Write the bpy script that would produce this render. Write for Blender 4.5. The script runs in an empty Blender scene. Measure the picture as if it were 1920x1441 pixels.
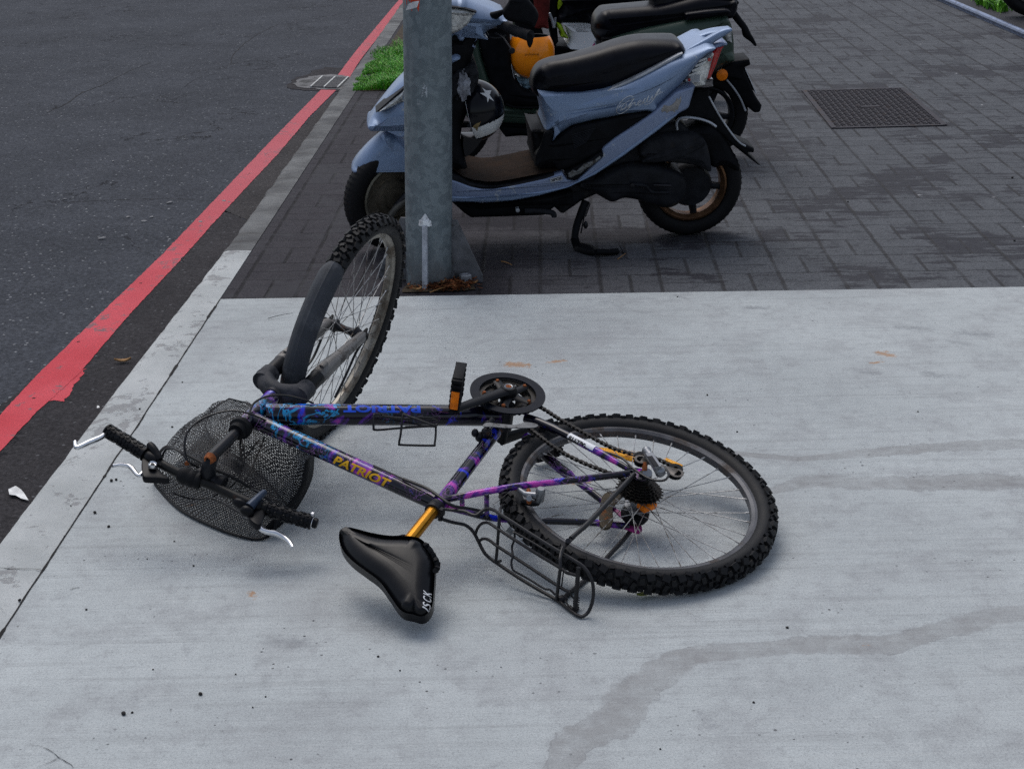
import bpy, bmesh, math, random
import numpy as np
from mathutils import Vector, Matrix, noise
random.seed(7); rng=np.random.default_rng(7)
R_=math.radians
# ---------------- camera, world, sun, exposure ----------------
F=2854.8; TH=.36299; RO=-.02173; CH=1.6397
_A=np.array([[1,0,0],[0,-math.sin(TH),-math.cos(TH)],[0,math.cos(TH),-math.sin(TH)]])
_B=np.array([[math.cos(RO),-math.sin(RO),0],[math.sin(RO),math.cos(RO),0],[0,0,1]])
RC=_B@_A
CAM=np.array([0,0,CH])
sc=bpy.context.scene
cd=bpy.data.cameras.new('camera'); cam=bpy.data.objects.new('camera',cd); sc.collection.objects.link(cam)
cd.sensor_width=36; cd.lens=F/1920*36; cd.clip_start=.05; cd.clip_end=2000
M=Matrix.Identity(4)
for i in range(3):
    M[i][0]=RC[0][i]; M[i][1]=-RC[1][i]; M[i][2]=-RC[2][i]
M[0][3],M[1][3],M[2][3]=CAM
cam.matrix_world=M; sc.camera=cam
SUN_EL=R_(62); SUN_AZ=R_(-22)      # azimuth from +Y (away from the camera), clockwise
w=bpy.data.worlds.new('World'); sc.world=w; w.use_nodes=True
nt=w.node_tree; bg=nt.nodes['Background']; sky=nt.nodes.new('ShaderNodeTexSky')
sky.sky_type='NISHITA'; sky.sun_disc=False; sky.sun_elevation=SUN_EL; sky.sun_rotation=SUN_AZ; sky.air_density=1.0; sky.dust_density=3.0; sky.ozone_density=1.0
hs=nt.nodes.new('ShaderNodeHueSaturation'); hs.inputs['Saturation'].default_value=.62   # overcast: a greyer sky
nt.links.new(sky.outputs[0],hs.inputs['Color']); nt.links.new(hs.outputs[0],bg.inputs[0]); bg.inputs[1].default_value=.15
sl=bpy.data.lights.new('sun','SUN'); so=bpy.data.objects.new('sun',sl); sc.collection.objects.link(so)
sl.energy=1.0; sl.angle=R_(40); sl.color=(1,.98,.96)
sd=Vector((math.sin(SUN_AZ)*math.cos(SUN_EL),math.cos(SUN_AZ)*math.cos(SUN_EL),math.sin(SUN_EL)))
so.rotation_euler=sd.to_track_quat('Z','Y').to_euler()
sc.cycles.use_denoising=False
sc.view_settings.view_transform='Standard'; sc.view_settings.look='None'; sc.view_settings.gamma=1
sc.view_settings.exposure=0.0
# ---------------- pixel to place helpers ----------------
def ray(px,py): return RC.T@np.array([(px-960)/F,(py-720.5)/F,1.])
def onp(px,py,P,n):
    d=ray(px,py); P=np.array(P,float); n=np.array(n,float)
    return CAM+d*((P-CAM)@n)/(d@n)
def gnd(px,py,z=0.): return onp(px,py,(0,0,z),(0,0,1))
# ---------------- node helper ----------------
class S:
    def __init__(s,k,o): s.k=k; s.o=o
    def _m(s,op,b=None,c=None): return s.k.math(op,s,b,c)
    def __add__(s,b): return s._m('ADD',b)
    def __radd__(s,b): return s._m('ADD',b)
    def __sub__(s,b): return s._m('SUBTRACT',b)
    def __rsub__(s,b): return s.k.math('SUBTRACT',b,s)
    def __mul__(s,b): return s._m('MULTIPLY',b)
    def __rmul__(s,b): return s._m('MULTIPLY',b)
    def __truediv__(s,b): return s._m('DIVIDE',b)
    def gt(s,b): return s._m('GREATER_THAN',b)
    def lt(s,b): return s._m('LESS_THAN',b)
    def fl(s): return s._m('FLOOR')
    def fr(s): return s._m('FRACT')
    def ab(s): return s._m('ABSOLUTE')
    def mod(s,b): return s._m('FLOORED_MODULO',b)
    def mx(s,b): return s._m('MAXIMUM',b)
    def mn(s,b): return s._m('MINIMUM',b)
    def step(s,a,b):
        n=s.k.node('ShaderNodeMapRange'); n.interpolation_type='SMOOTHSTEP'
        s.k.put(n.inputs['Value'],s); n.inputs['From Min'].default_value=a; n.inputs['From Max'].default_value=b
        return S(s.k,n.outputs[0])
class K:
    def __init__(s,name):
        s.m=bpy.data.materials.new(name); s.m.use_nodes=True; s.t=s.m.node_tree
        s.p=s.t.nodes['Principled BSDF']; s.out=s.t.nodes['Material Output']
    def node(s,t): return s.t.nodes.new(t)
    def put(s,i,v):
        if isinstance(v,S): s.t.links.new(v.o,i)
        elif isinstance(v,(tuple,list)) and len(v)==3 and i.type=='RGBA': i.default_value=(*v,1)
        else: i.default_value=v
    def math(s,op,a,b=None,c=None):
        n=s.node('ShaderNodeMath'); n.operation=op
        for i,v in enumerate((a,b,c)):
            if v is not None: s.put(n.inputs[i],v)
        return S(s,n.outputs[0])
    def coord(s,kind='Object'):
        n=s.node('ShaderNodeTexCoord'); return S(s,n.outputs[kind])
    def pos(s): return S(s,s.node('ShaderNodeNewGeometry').outputs['Position'])
    def xyz(s,v):
        n=s.node('ShaderNodeSeparateXYZ'); s.put(n.inputs[0],v); return [S(s,o) for o in n.outputs]
    def comb(s,x,y,z):
        n=s.node('ShaderNodeCombineXYZ'); 
        for i,v in enumerate((x,y,z)): s.put(n.inputs[i],v)
        return S(s,n.outputs[0])
    def noise(s,v,scale,det=3,rough=.5,dist=0,st=None):
        if st:
            mp=s.node('ShaderNodeMapping'); s.put(mp.inputs[0],v); mp.inputs['Scale'].default_value=st; v=S(s,mp.outputs[0])
        n=s.node('ShaderNodeTexNoise'); s.put(n.inputs['Vector'],v); n.inputs['Scale'].default_value=scale
        n.inputs['Detail'].default_value=det; n.inputs['Roughness'].default_value=rough; n.inputs['Distortion'].default_value=dist
        return S(s,n.outputs[0])
    def vor(s,v,scale,feat='F1',out='Distance',rand=1):
        n=s.node('ShaderNodeTexVoronoi'); n.feature=feat; s.put(n.inputs['Vector'],v); n.inputs['Scale'].default_value=scale
        n.inputs['Randomness'].default_value=rand
        return S(s,n.outputs[out])
    def mix(s,f,a,b):
        n=s.node('ShaderNodeMix'); n.data_type='RGBA'; n.clamp_factor=True
        s.put(n.inputs[0],f); s.put(n.inputs[6],a); s.put(n.inputs[7],b); return S(s,n.outputs[2])
    def attr(s,name):
        n=s.node('ShaderNodeAttribute'); n.attribute_name=name; return n
    def bump(s,h,st=.3,d=.01):
        n=s.node('ShaderNodeBump'); n.inputs['Strength'].default_value=st; n.inputs['Distance'].default_value=d
        s.put(n.inputs['Height'],h); s.t.links.new(n.outputs[0],s.p.inputs['Normal'])
    def fin(s,col,rough=.5,metal=0,coat=0,spec=None):
        s.put(s.p.inputs['Base Color'],col); s.put(s.p.inputs['Roughness'],rough); s.put(s.p.inputs['Metallic'],metal)
        if coat: s.p.inputs['Coat Weight'].default_value=coat; s.p.inputs['Coat Roughness'].default_value=.12
        if spec is not None: s.p.inputs['Specular IOR Level'].default_value=spec
        return s.m
def pm(name,col,rough=.5,metal=0,var=.25,sc_=18,dirt=None,bump=.15,bs=150,bd=.001,coat=0,spec=.22,rv=.12):
    """plain worn material: colour and gloss vary with noise; dirt=(colour, amount 0..1, scale)"""
    k=K(name); v=k.coord()
    n=k.noise(v,sc_,4,.6)
    c=k.mix(n.step(.3,.7),tuple(x*(1-var) for x in col),tuple(min(1,x*(1+var)) for x in col))
    r=n*rv*2+(rough-rv)
    if dirt:
        d=k.noise(v,dirt[2],6,.65).step(1-dirt[1]-.06,1-dirt[1]+.06)
        c=k.mix(d,c,dirt[0]); r=r+d*.25
    if bump: k.bump(k.noise(v,bs,3),bump,bd)
    return k.fin(c,r,metal,coat,spec)
# ---------------- object helpers ----------------
COL=sc.collection
def tag(o,label=None,cat=None,group=None,kind=None):
    if label: o['label']=label
    if cat: o['category']=cat
    if group: o['group']=group
    if kind: o['kind']=kind
    return o
def empty(name,mat,label,cat,group=None):
    o=bpy.data.objects.new(name,None); COL.objects.link(o); o.empty_display_size=.1; o.matrix_world=mat
    return tag(o,label,cat,group)
def frame(O,X,Y,Z):
    m=Matrix.Identity(4)
    for i in range(3): m[i][0]=X[i]; m[i][1]=Y[i]; m[i][2]=Z[i]; m[i][3]=O[i]
    return m
def nrm(v):
    v=np.array(v,float); return v/np.linalg.norm(v)
def perp(d):
    a=np.array([0,0,1.]) if abs(d[2])<.9 else np.array([1.,0,0])
    u=nrm(np.cross(d,a)); return u,np.cross(d,u)
def cat(pts,n=6,closed=False):
    """Catmull-Rom through the points"""
    P=[np.array(p,float) for p in pts]; N=len(P); out=[]
    rngi=range(N) if closed else range(N-1)
    for i in rngi:
        if closed: a,b,c,d=P[i-1],P[i],P[(i+1)%N],P[(i+2)%N]
        else: a=P[max(i-1,0)];b=P[i];c=P[i+1];d=P[min(i+2,N-1)]
        for j in range(n):
            t=j/n; out.append(.5*((2*b)+(c-a)*t+(2*a-5*b+4*c-d)*t*t+(3*b-a-3*c+d)*t**3))
    if not closed: out.append(P[-1])
    return out
class MB:
    def __init__(s): s.v=[]; s.f=[]; s.mi=[]; s.cur=0
    def add(s,v,f):
        b=len(s.v); s.v+= [tuple(map(float,p)) for p in v]; s.f+=[tuple(b+i for i in q) for q in f]; s.mi+=[s.cur]*len(f); return s
    def tube(s,pts,r,n=8,closed=False,cap=True,flat=None,up=None):
        P=[np.array(p,float) for p in pts]; N=len(P); rr=r if hasattr(r,'__len__') else [r]*N
        T=[]
        for i in range(N):
            a=P[(i-1)%N] if closed else P[max(i-1,0)]; b=P[(i+1)%N] if closed else P[min(i+1,N-1)]
            T.append(nrm(b-a))
        if up is not None: u=nrm(np.array(up,float)-T[0]*(T[0]@np.array(up,float)))
        else: u=perp(T[0])[0]
        V=[];fx=flat or 1
        for i in range(N):
            u=nrm(u-T[i]*(u@T[i])); w_=np.cross(T[i],u)
            for k in range(n):
                a=2*math.pi*k/n; V.append(P[i]+rr[i]*(math.cos(a)*u+math.sin(a)*w_*fx))
        Fc=[]
        for i in range(N if closed else N-1):
            j=(i+1)%N
            for k in range(n):
                l=(k+1)%n; Fc.append((i*n+k,i*n+l,j*n+l,j*n+k))
        if cap and not closed: Fc.append(tuple(range(n))[::-1]); Fc.append(tuple((N-1)*n+k for k in range(n)))
        return s.add(V,Fc)
    def cyl(s,a,b,r0,r1=None,n=16): return s.tube([a,b],[r0,r0 if r1 is None else r1],n)
    def lathe(s,O,ax,prof,n=48,ref=None,a0=0,a1=2*math.pi):
        """prof: list of (radius, height along ax); closed profile if first==last"""
        ax=nrm(ax); O=np.array(O,float)
        if ref is None: u,w_=perp(ax)
        else: u=nrm(np.array(ref,float)-ax*(ax@np.array(ref,float))); w_=np.cross(ax,u)
        full=abs(a1-a0)>6.28; m=n if full else n+1; V=[];Q=[]
        for i in range(m):
            a=a0+(a1-a0)*i/n; d=math.cos(a)*u+math.sin(a)*w_
            for r,h in prof: V.append(O+d*r+ax*h)
        L=len(prof)
        for i in range(n):
            j=(i+1)%m
            for k in range(L-1): Q.append((i*L+k,j*L+k,j*L+k+1,i*L+k+1))
        return s.add(V,Q)
    def box(s,c,X,Y,Z):
        c,X,Y,Z=[np.array(q,float) for q in(c,X,Y,Z)]
        V=[c+i*X+j*Y+k*Z for i in(-1,1) for j in(-1,1) for k in(-1,1)]
        return s.add(V,[(0,1,3,2),(4,6,7,5),(0,4,5,1),(2,3,7,6),(0,2,6,4),(1,5,7,3)])
    def ball(s,c,X,Y,Z,n=20,m=12,t0=0,t1=math.pi):
        """ellipsoid, pole along Z; t0..t1 polar range"""
        c,X,Y,Z=[np.array(q,float) for q in(c,X,Y,Z)]; V=[];Q=[]
        for i in range(m+1):
            t=t0+(t1-t0)*i/m
            for k in range(n):
                a=2*math.pi*k/n; V.append(c+math.sin(t)*(math.cos(a)*X+math.sin(a)*Y)+math.cos(t)*Z)
        for i in range(m):
            for k in range(n): l=(k+1)%n; Q.append((i*n+k,i*n+l,(i+1)*n+l,(i+1)*n+k))
        return s.add(V,Q)
    def build(s,name,mat,parent=None,smooth=True,angle=40,bevel=0,label=None,weld=False):
        me=bpy.data.meshes.new(name); me.from_pydata(s.v,[],s.f)
        ms=mat if isinstance(mat,(list,tuple)) else [mat]
        for x in ms: me.materials.append(x)
        if len(ms)>1: me.polygons.foreach_set('material_index',s.mi)
        bm=bmesh.new(); bm.from_mesh(me)
        if weld: bmesh.ops.remove_doubles(bm,verts=bm.verts,dist=1e-5)
        bmesh.ops.recalc_face_normals(bm,faces=bm.faces)
        if bevel: bmesh.ops.bevel(bm,geom=[e for e in bm.edges if len(e.link_faces)==2 and e.calc_face_angle(0)>.6],offset=bevel,segments=2,affect='EDGES',profile=.5)
        if smooth:
            for f in bm.faces: f.smooth=True
            for e in bm.edges:
                if len(e.link_faces)==2 and e.calc_face_angle(0)>R_(angle): e.smooth=False
        bm.to_mesh(me); bm.free()
        o=bpy.data.objects.new(name,me); COL.objects.link(o)
        if parent is not None: o.parent=parent
        if label: o['label']=label
        return o
def resample(P,n):
    P=np.array(P,float); Q=np.vstack([P,P[:1]]); L=np.r_[0,np.cumsum(np.linalg.norm(np.diff(Q,axis=0),axis=1))]
    t=np.linspace(0,L[-1],n,endpoint=False); return np.c_[np.interp(t,L,Q[:,0]),np.interp(t,L,Q[:,1])]
def slab(out,y0,y1,rin,ry=None,n=90,K_=5,sharp=False,wf=None,to3=None,mb=None):
    """outline (x,z) -> closed body between y0 and y1 with both rims rounded: inset rin (kept under the local half thickness), height ry"""
    ry=ry if ry is not None else min(rin,(y1-y0)/2)
    P=[np.array(p,float) for p in out]
    if not sharp: P=cat(P,6,True)
    P=resample(P,n)
    A=.5*np.sum(P[:,0]*np.roll(P[:,1],-1)-np.roll(P[:,0],-1)*P[:,1])
    if A<0: P=P[::-1].copy()
    T=np.roll(P,-1,0)-np.roll(P,1,0); T/=np.linalg.norm(T,axis=1)[:,None]+1e-12
    Nn=np.c_[-T[:,1],T[:,0]]
    Q=np.roll(P,-1,0); E=Q-P; h=np.full(n,rin*1.6)
    for i in range(n):
        d=Nn[i]; den=d[0]*E[:,1]-d[1]*E[:,0]; dp=P-P[i]
        with np.errstate(divide='ignore',invalid='ignore'):
            t=(dp[:,0]*E[:,1]-dp[:,1]*E[:,0])/den; u=(dp[:,0]*d[1]-dp[:,1]*d[0])/den
        ok=(t>1e-4)&(u>=0)&(u<=1)&np.isfinite(t)
        if ok.any(): h[i]=min(h[i],t[ok].min()*.5)
    ins=np.minimum(rin,h*.85)
    for _ in range(4): ins=np.minimum(ins,(np.roll(ins,1)+ins*2+np.roll(ins,-1))/4)
    for _ in range(30):
        R2=P+Nn*ins[:,None]; e0=np.roll(P,-1,0)-P; e1=np.roll(R2,-1,0)-R2
        bad=((e0*e1).sum(1)<.15*(e0*e0).sum(1))
        if not bad.any(): break
        b2=bad|np.roll(bad,1); b2=b2|np.roll(b2,1)|np.roll(b2,-1); ins=np.where(b2,ins*.8,ins)
    rings=[]
    for side in (0,1):
        for k in range(K_+1):
            a=math.pi/2*k/K_
            if side==0: rings.append((1-math.sin(a),y0+ry*(1-math.cos(math.pi/2-a)) ) )
            else: rings.append((1-math.cos(a),y1-ry*(1-math.sin(a))))
    # side 0: from cap (inset 1,y0) to rim (inset 0,y0+ry)
    rings=[]
    for k in range(K_+1):
        a=math.pi/2*k/K_; rings.append((1-math.sin(a),y0+ry*(1-math.cos(a))))
    for k in range(K_+1):
        a=math.pi/2*k/K_; rings.append((1-math.cos(a),y1-ry*(1-math.sin(a))))
    V=[];Fc=[];yc=(y0+y1)/2
    for fr_,y in rings:
        R2=P+Nn*(ins*fr_)[:,None]
        for p in R2:
            yy=y if wf is None else yc+(y-yc)*wf(p[0],p[1])
            V.append(to3(p[0],yy,p[1]) if to3 else (p[0],yy,p[1]))
    m=len(rings)
    for i in range(m-1):
        for k in range(n):
            l=(k+1)%n; Fc.append((i*n+k,i*n+l,(i+1)*n+l,(i+1)*n+k))
    from mathutils.geometry import tessellate_polygon
    for t in tessellate_polygon([[Vector((p[0],p[1],0)) for p in P]]):
        t=[q if isinstance(q,int) else P.index(q) for q in t]; Fc.append((t[2],t[1],t[0])); Fc.append(tuple((m-1)*n+q for q in t))
    mb=mb or MB(); return mb.add(V,Fc)
_tc={}
def text2d(s_,space=1.,shear=0,bold=0.,res=3):
    key=(s_,space,shear,bold)
    if key in _tc: return _tc[key]
    c=bpy.data.curves.new('t','FONT'); c.body=s_; c.resolution_u=res; c.space_character=space; c.shear=shear; c.offset=bold
    o=bpy.data.objects.new('t',c); COL.objects.link(o); dg=bpy.context.evaluated_depsgraph_get(); dg.update()
    me=bpy.data.meshes.new_from_object(o.evaluated_get(dg))
    bm=bmesh.new(); bm.from_mesh(me); bmesh.ops.triangulate(bm,faces=bm.faces)
    for _ in range(2):
        bmesh.ops.subdivide_edges(bm,edges=[e for e in bm.edges if e.calc_length()>.12],cuts=1)
        bmesh.ops.triangulate(bm,faces=bm.faces)
    V=np.array([v.co[:] for v in bm.verts]); Fc=[tuple(v.index for v in f.verts) for f in bm.faces]
    bm.free(); bpy.data.objects.remove(o); bpy.data.meshes.remove(me)
    mn=V[:,:2].min(0); mx=V[:,:2].max(0); V=(V[:,:2]-(mn+mx)/2)/(mx[1]-mn[1])
    _tc[key]=(V,Fc,(mx[0]-mn[0])/(mx[1]-mn[1])); return _tc[key]
def text_tube(mb,s_,A,B,r,nv,hgt,lift=.0006,**kw):
    """letters wrapped on a tube of axis A->B (reading direction); nv: outward direction at the letters' middle"""
    A,B=np.array(A,float),np.array(B,float); V,Fc,asp=text2d(s_,**kw); d=nrm(B-A); L=np.linalg.norm(B-A); c=(A+B)/2
    n=nrm(np.array(nv)-d*(d@np.array(nv))); u=np.cross(n,d); W=[]
    for x,y in V:
        th=y*hgt/r; W.append(c+d*(x*L/asp)+(r+lift)*(math.cos(th)*n+math.sin(th)*u))
    return mb.add(W,Fc)
def text_plane(mb,s_,c,X,Y,width,hgt,**kw):
    V,Fc,asp=text2d(s_,**kw); c,X,Y=[np.array(q,float) for q in(c,X,Y)]
    return mb.add([c+X*(x/asp*width)+Y*(y*hgt) for x,y in V],Fc)
def poly_sheet(pts,z,name,mat,jit=0,step=.03,kind='structure'):
    P=[np.array(p[:2]) for p in pts]; out=[]
    for i in range(len(P)):
        a,b=P[i],P[(i+1)%len(P)]; n=max(1,int(np.linalg.norm(b-a)/step)) if jit else 1
        for k in range(n):
            q=a+(b-a)*k/n
            if jit: q=q+rng.normal(0,jit,2)
            out.append((q[0],q[1],z))
    mb=MB(); mb.add(out,[tuple(range(len(out)))]); o=mb.build(name,mat,smooth=False)
    bm=bmesh.new(); bm.from_mesh(o.data); bmesh.ops.triangulate(bm,faces=bm.faces,ngon_method='EAR_CLIP'); 
    for f in bm.faces:
        if f.normal.z<0: f.normal_flip()
    bm.to_mesh(o.data); bm.free()
    if kind: o['kind']=kind
    return o
# ---------------- ground materials ----------------
CELL=.2209; MD=(.02714,.99963)
def uv_of(p): return p[0]*MD[1]-p[1]*MD[0], p[0]*MD[0]+p[1]*MD[1]
def mat_asphalt(name,base=(.057,.062,.073),dark=.0,sp=1.):
    k=K(name); v=k.pos()
    n1=k.noise(v,1.3,4,.6); n2=k.noise(v,9,4,.6); g=k.vor(v,72,out='Color'); gd=k.vor(v,72); n3=k.noise(v,60,8,.86); far=k.noise(v,26,6,.85)
    gx=k.xyz(g)[0]
    c=k.mix(n1.step(.3,.7),tuple(x*.86 for x in base),tuple(x*1.14 for x in base))
    c=k.mix((n2.step(.35,.7))*.35,c,tuple(x*.7 for x in base))
    c=k.mix((n3.step(.3,.75))*.6,tuple(x*.45 for x in base),c) if False else k.mix((1-n3.step(.40,.54))*.62,c,tuple(x*.28 for x in base)); c=k.mix(n3.step(.53,.66)*.55,c,tuple(x*2.3 for x in base)); c=k.mix(far.step(.55,.68)*.35,c,tuple(x*1.9 for x in base)); c=k.mix((1-far.step(.33,.46))*.4,c,tuple(x*.45 for x in base))
    c=k.mix((gx.gt(.84)*(gd.lt(.30)))*.6*sp,c,(.10,.105,.12))
    c=k.mix((gx.gt(.972)*(gd.lt(.40)))*.75*sp,c,(.24,.25,.26))
    # thin cracks along noise contours
    cr=k.noise(v,1.1,6,.62,dist=.4); band=(cr-.5).ab().lt(.0035)*k.noise(v,.9,2).gt(.56)
    c=k.mix(band*.8,c,(.012,.012,.014))
    k.bump(n3*.5+gd*.5-band*.6,.55,.004)
    return k.fin(c,.78+n2*.2,spec=.06)
def mat_concrete(name):
    k=K(name); v=k.pos(); xyz=k.xyz(v)
    base=(.405,.425,.45)
    n1=k.noise(v,.9,5,.6); n2=k.noise(v,6,5,.65); sp=k.noise(v,330,2,.75); br=k.noise(v,1,4,.7,st=(3.2,150,1)); br2=k.noise(v,1,3,.6,st=(1.1,34,1))
    c=k.mix(n1.step(.25,.75),(.375,.405,.412),(.485,.52,.525))
    c=k.mix(n2.step(.44,.70)*.40,c,(.27,.275,.285)); n5=k.noise(v,24,6,.78); c=k.mix(n5.step(.50,.66)*.28,c,(.25,.26,.27)); c=k.mix((1-n5.step(.34,.46))*.25,c,(.56,.58,.58)); c=k.mix(k.noise(v,1.7,6,.7,dist=.5).step(.45,.72)*.38,c,(.27,.275,.285))
    c=k.mix(br.step(.48,.72)*.26,c,(.22,.23,.235)); c=k.mix(br2.step(.5,.72)*.30,c,(.25,.26,.265)); c=k.mix(br2.step(.25,.42)*-.15+.15,c,(.55,.57,.56))
    g1=k.noise(v,150,3,.75); g3=k.noise(v,230,3,.8); c=k.mix((1-g3.step(.36,.48))*.35,c,(.14,.145,.15)); c=k.mix((1-g1.step(.36,.48))*.22,c,(.17,.175,.18)); c=k.mix(g3.step(.56,.68)*.30,c,(.62,.64,.63)); clus=k.noise(v,3.5,4,.6).step(.45,.65)
    c=k.mix((1-sp.step(.27,.46))*.55,c,(.15,.155,.17))
    c=k.mix(sp.step(.62,.8)*.3,c,(.56,.58,.6))
    # darker pits and pin holes
    pv=k.vor(v,62); pc=k.xyz(k.vor(v,62,out='Color')); pit=pc[0].gt(.66)*(pv+(pc[1]-.5)*.16).lt(.13)*clus
    c=k.mix(pit*.85,c,(.05,.05,.055))
    # broom drag lines, a few dark ones
    dl=k.noise(v,1,2,.5,st=(.55,260,1)).gt(.745); c=k.mix(dl*.45,c,(.1,.1,.105)); th=k.noise(v,1,3,.6,st=(1.6,520,1)); c=k.mix((1-th.step(.30,.42))*.5*k.noise(v,2,3).step(.4,.6),c,(.14,.145,.15))
    # damp trails, rust and smudges stored on the mesh, ragged by noise
    a=k.attr('marks'); ch=k.node('ShaderNodeSeparateColor'); k.t.links.new(a.outputs['Color'],ch.inputs[0])
    st_,ru,sm=[S(k,o) for o in ch.outputs[:3]]
    rag=k.noise(v,28,5,.7)*.5+k.noise(v,7,3,.6)*.5
    wet=((st_+(rag-.5)*.9)).step(.42,.62)*(k.noise(v,18,6,.78).step(.3,.65)*.6+.4)*(k.noise(v,3,4).step(.3,.6)*.4+.6)
    c=k.mix(wet*.62,c,(.20,.195,.195))
    edge=(1-((st_+(rag-.5)*.9)-.53).ab().step(.0,.035)); c=k.mix(edge*.35*k.noise(v,4,2).step(.35,.6),c,(.14,.14,.15))
    c=k.mix((ru+(k.noise(v,60,4,.7)-.5)*1.6).step(.5,.85)*.75,c,(.36,.20,.10))
    c=k.mix((sm+(k.noise(v,45,4,.75)-.5)*1.5).step(.35,1.3)*.5,c,(.13,.135,.15))
    # patches
    pt=k.noise(v,2.3,6,.7,dist=.6).step(.60,.68); c=k.mix(pt*.34*k.noise(v,90,4,.7).step(.35,.6),c,(.14,.14,.16))
    k.bump(g3*.6-pit*1.0,.25,.0015)
    return k.fin(c,.85+n2*.12,spec=.06)
def mat_pavers(name):
    k=K(name); v=k.pos(); x,y,z=k.xyz(v)
    p0=gnd(1589.6,538.3); u0=uv_of(p0)[0]; v0=uv_of(gnd(1600,509))[1]
    wob=k.noise(v,14,2); 
    u=(x*MD[1]-y*MD[0]-u0+(wob-.5)*.008)/CELL; w_=(x*MD[0]+y*MD[1]-v0+(wob-.5)*.008)/CELL
    iu=u.fl(); iv=w_.fl(); fu=u-iu; fv=w_-iv; par=(iu+iv+1+100).mod(2)          # par 0 -> split lengthways
    par=par.gt(.5)
    eu=fu.mn(1-fu); ev=fv.mn(1-fv)
    sp=1-par
    mu=(fu-.5).ab()+par*9; mv=(fv-.5).ab()+sp*9
    jw=(1-eu.step(.014,.05)).mx(1-mu.step(.012,.042))
    jt=(1-ev.step(.007,.026)).mx(1-mv.step(.006,.022))
    jm=k.noise(v,5,3,.6).step(.3,.55)
    su=(fu-.5).gt(0)*sp; sv=(fv-.5).gt(0)*par
    wn=k.node('ShaderNodeTexWhiteNoise'); k.put(wn.inputs[0],k.comb(iu+su*.37,iv+sv*.41,0)); rnd=S(k,wn.outputs[0])
    n1=k.noise(v,.8,5,.6); fine=k.noise(v,260,2,.75); n2=k.noise(v,16,5,.65)
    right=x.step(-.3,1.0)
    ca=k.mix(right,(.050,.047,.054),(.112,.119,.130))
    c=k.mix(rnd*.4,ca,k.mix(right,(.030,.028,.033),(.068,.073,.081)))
    c=k.mix(n2.step(.42,.75)*.35,c,(.026,.026,.030))
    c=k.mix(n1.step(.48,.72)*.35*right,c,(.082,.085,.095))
    c=k.mix((1-fine.step(.28,.5))*.6,c,(.012,.012,.014)); c=k.mix(fine.step(.60,.78)*.35,c,(.14,.14,.15)); f2=k.noise(v,110,3,.75); c=k.mix((1-f2.step(.34,.52))*.5,c,(.014,.014,.016)); c=k.mix(f2.step(.58,.7)*.25,c,(.12,.12,.13))
    # soaked patches that follow single pavers
    pa=(k.noise(v,1.9,3,.6)*.75+.14+(rnd-.5)*.12+(k.noise(v,9,4,.7)-.5)*.25+(k.noise(v,1,5,.7,st=(5,26,1))-.5)*.55).step(.55,.585); c=k.mix(pa*.80,c,(.022,.021,.027))
    a=k.attr('marks'); ch=k.node('ShaderNodeSeparateColor'); k.t.links.new(a.outputs['Color'],ch.inputs[0]); m1=S(k,ch.outputs[0])
    c=k.mix((m1+(n2-.5)*.9).step(.3,.7)*.6,c,(.013,.012,.016))
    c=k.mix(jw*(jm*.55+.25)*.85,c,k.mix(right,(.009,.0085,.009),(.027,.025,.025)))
    c=k.mix(jt*.62*(jm*.7+.3),c,(.010,.010,.012))
    wh=k.vor(v,16); wc=k.xyz(k.vor(v,16,out='Color')); c=k.mix((wc[1].gt(.985)*(wh+(fine-.5)*.5).lt(.12))*.8,c,(.4,.4,.41))
    k.bump(fine*.35-jw*jm*1.3-jt*1.1+n2*.4,.5,.004)
    return k.fin(c,.75+n2*.2-pa*.2,spec=.09)
def mat_oldkerb(name):
    k=K(name); v=k.pos(); n1=k.noise(v,3,5,.65); fine=k.noise(v,240,2,.75); st=k.noise(v,1,4,.6,st=(3,16,3))
    c=k.mix(n1.step(.3,.7),(.085,.087,.09),(.20,.205,.205))
    c=k.mix(st.step(.45,.7)*.55,c,(.075,.072,.07)); c=k.mix((1-fine.step(.3,.5))*.6,c,(.05,.05,.05)); c=k.mix(fine.step(.6,.8)*.3,c,(.35,.35,.35))
    k.bump(fine*.4+n1,.6,.006); return k.fin(c,.9,spec=.06)
def mat_newkerb(name):
    k=K(name); v=k.pos(); n1=k.noise(v,4,5,.65); fine=k.noise(v,300,2,.75)
    c=k.mix(n1.step(.3,.7),(.36,.38,.38),(.46,.48,.48))
    pt=k.noise(v,13,7,.75,dist=.3)+.012+(k.noise(v,1.6,3)-.5)*.5
    c=k.mix(pt.step(.565,.60)*.6,c,(.19,.185,.19)); c=k.mix((1-fine.step(.3,.46))*.5,c,(.14,.14,.15)); 
    k.bump(fine*.4-pt.step(.565,.60)*.5,.5,.003); return k.fin(c,.88,spec=.06)
def mat_red(name):
    k=K(name); v=k.pos(); x,y,z=k.xyz(v); n1=k.noise(v,2.5,4,.6); n2=k.noise(v,24,6,.7); n3=k.noise(v,420,2,.7); n4=k.noise(v,5,5,.65)
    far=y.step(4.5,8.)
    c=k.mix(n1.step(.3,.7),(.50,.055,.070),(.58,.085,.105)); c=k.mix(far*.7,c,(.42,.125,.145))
    c=k.mix((n2*.6+n4*.4).step(.555,.60)*.8,c,(.15,.13,.14)); c=k.mix(k.noise(v,110,4,.8).step(.60,.68)*.5,c,(.22,.12,.13)); c=k.mix((1-n3.step(.26,.42))*.7,c,(.11,.03,.035))
    sp_=k.vor(v,30); c=k.mix((k.xyz(k.vor(v,30,out='Color'))[0].gt(.93)*sp_.lt(.18)),c,(.03,.02,.02))
    k.bump(n3+n2,.4,.003); return k.fin(c,.78,spec=.08)
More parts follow.
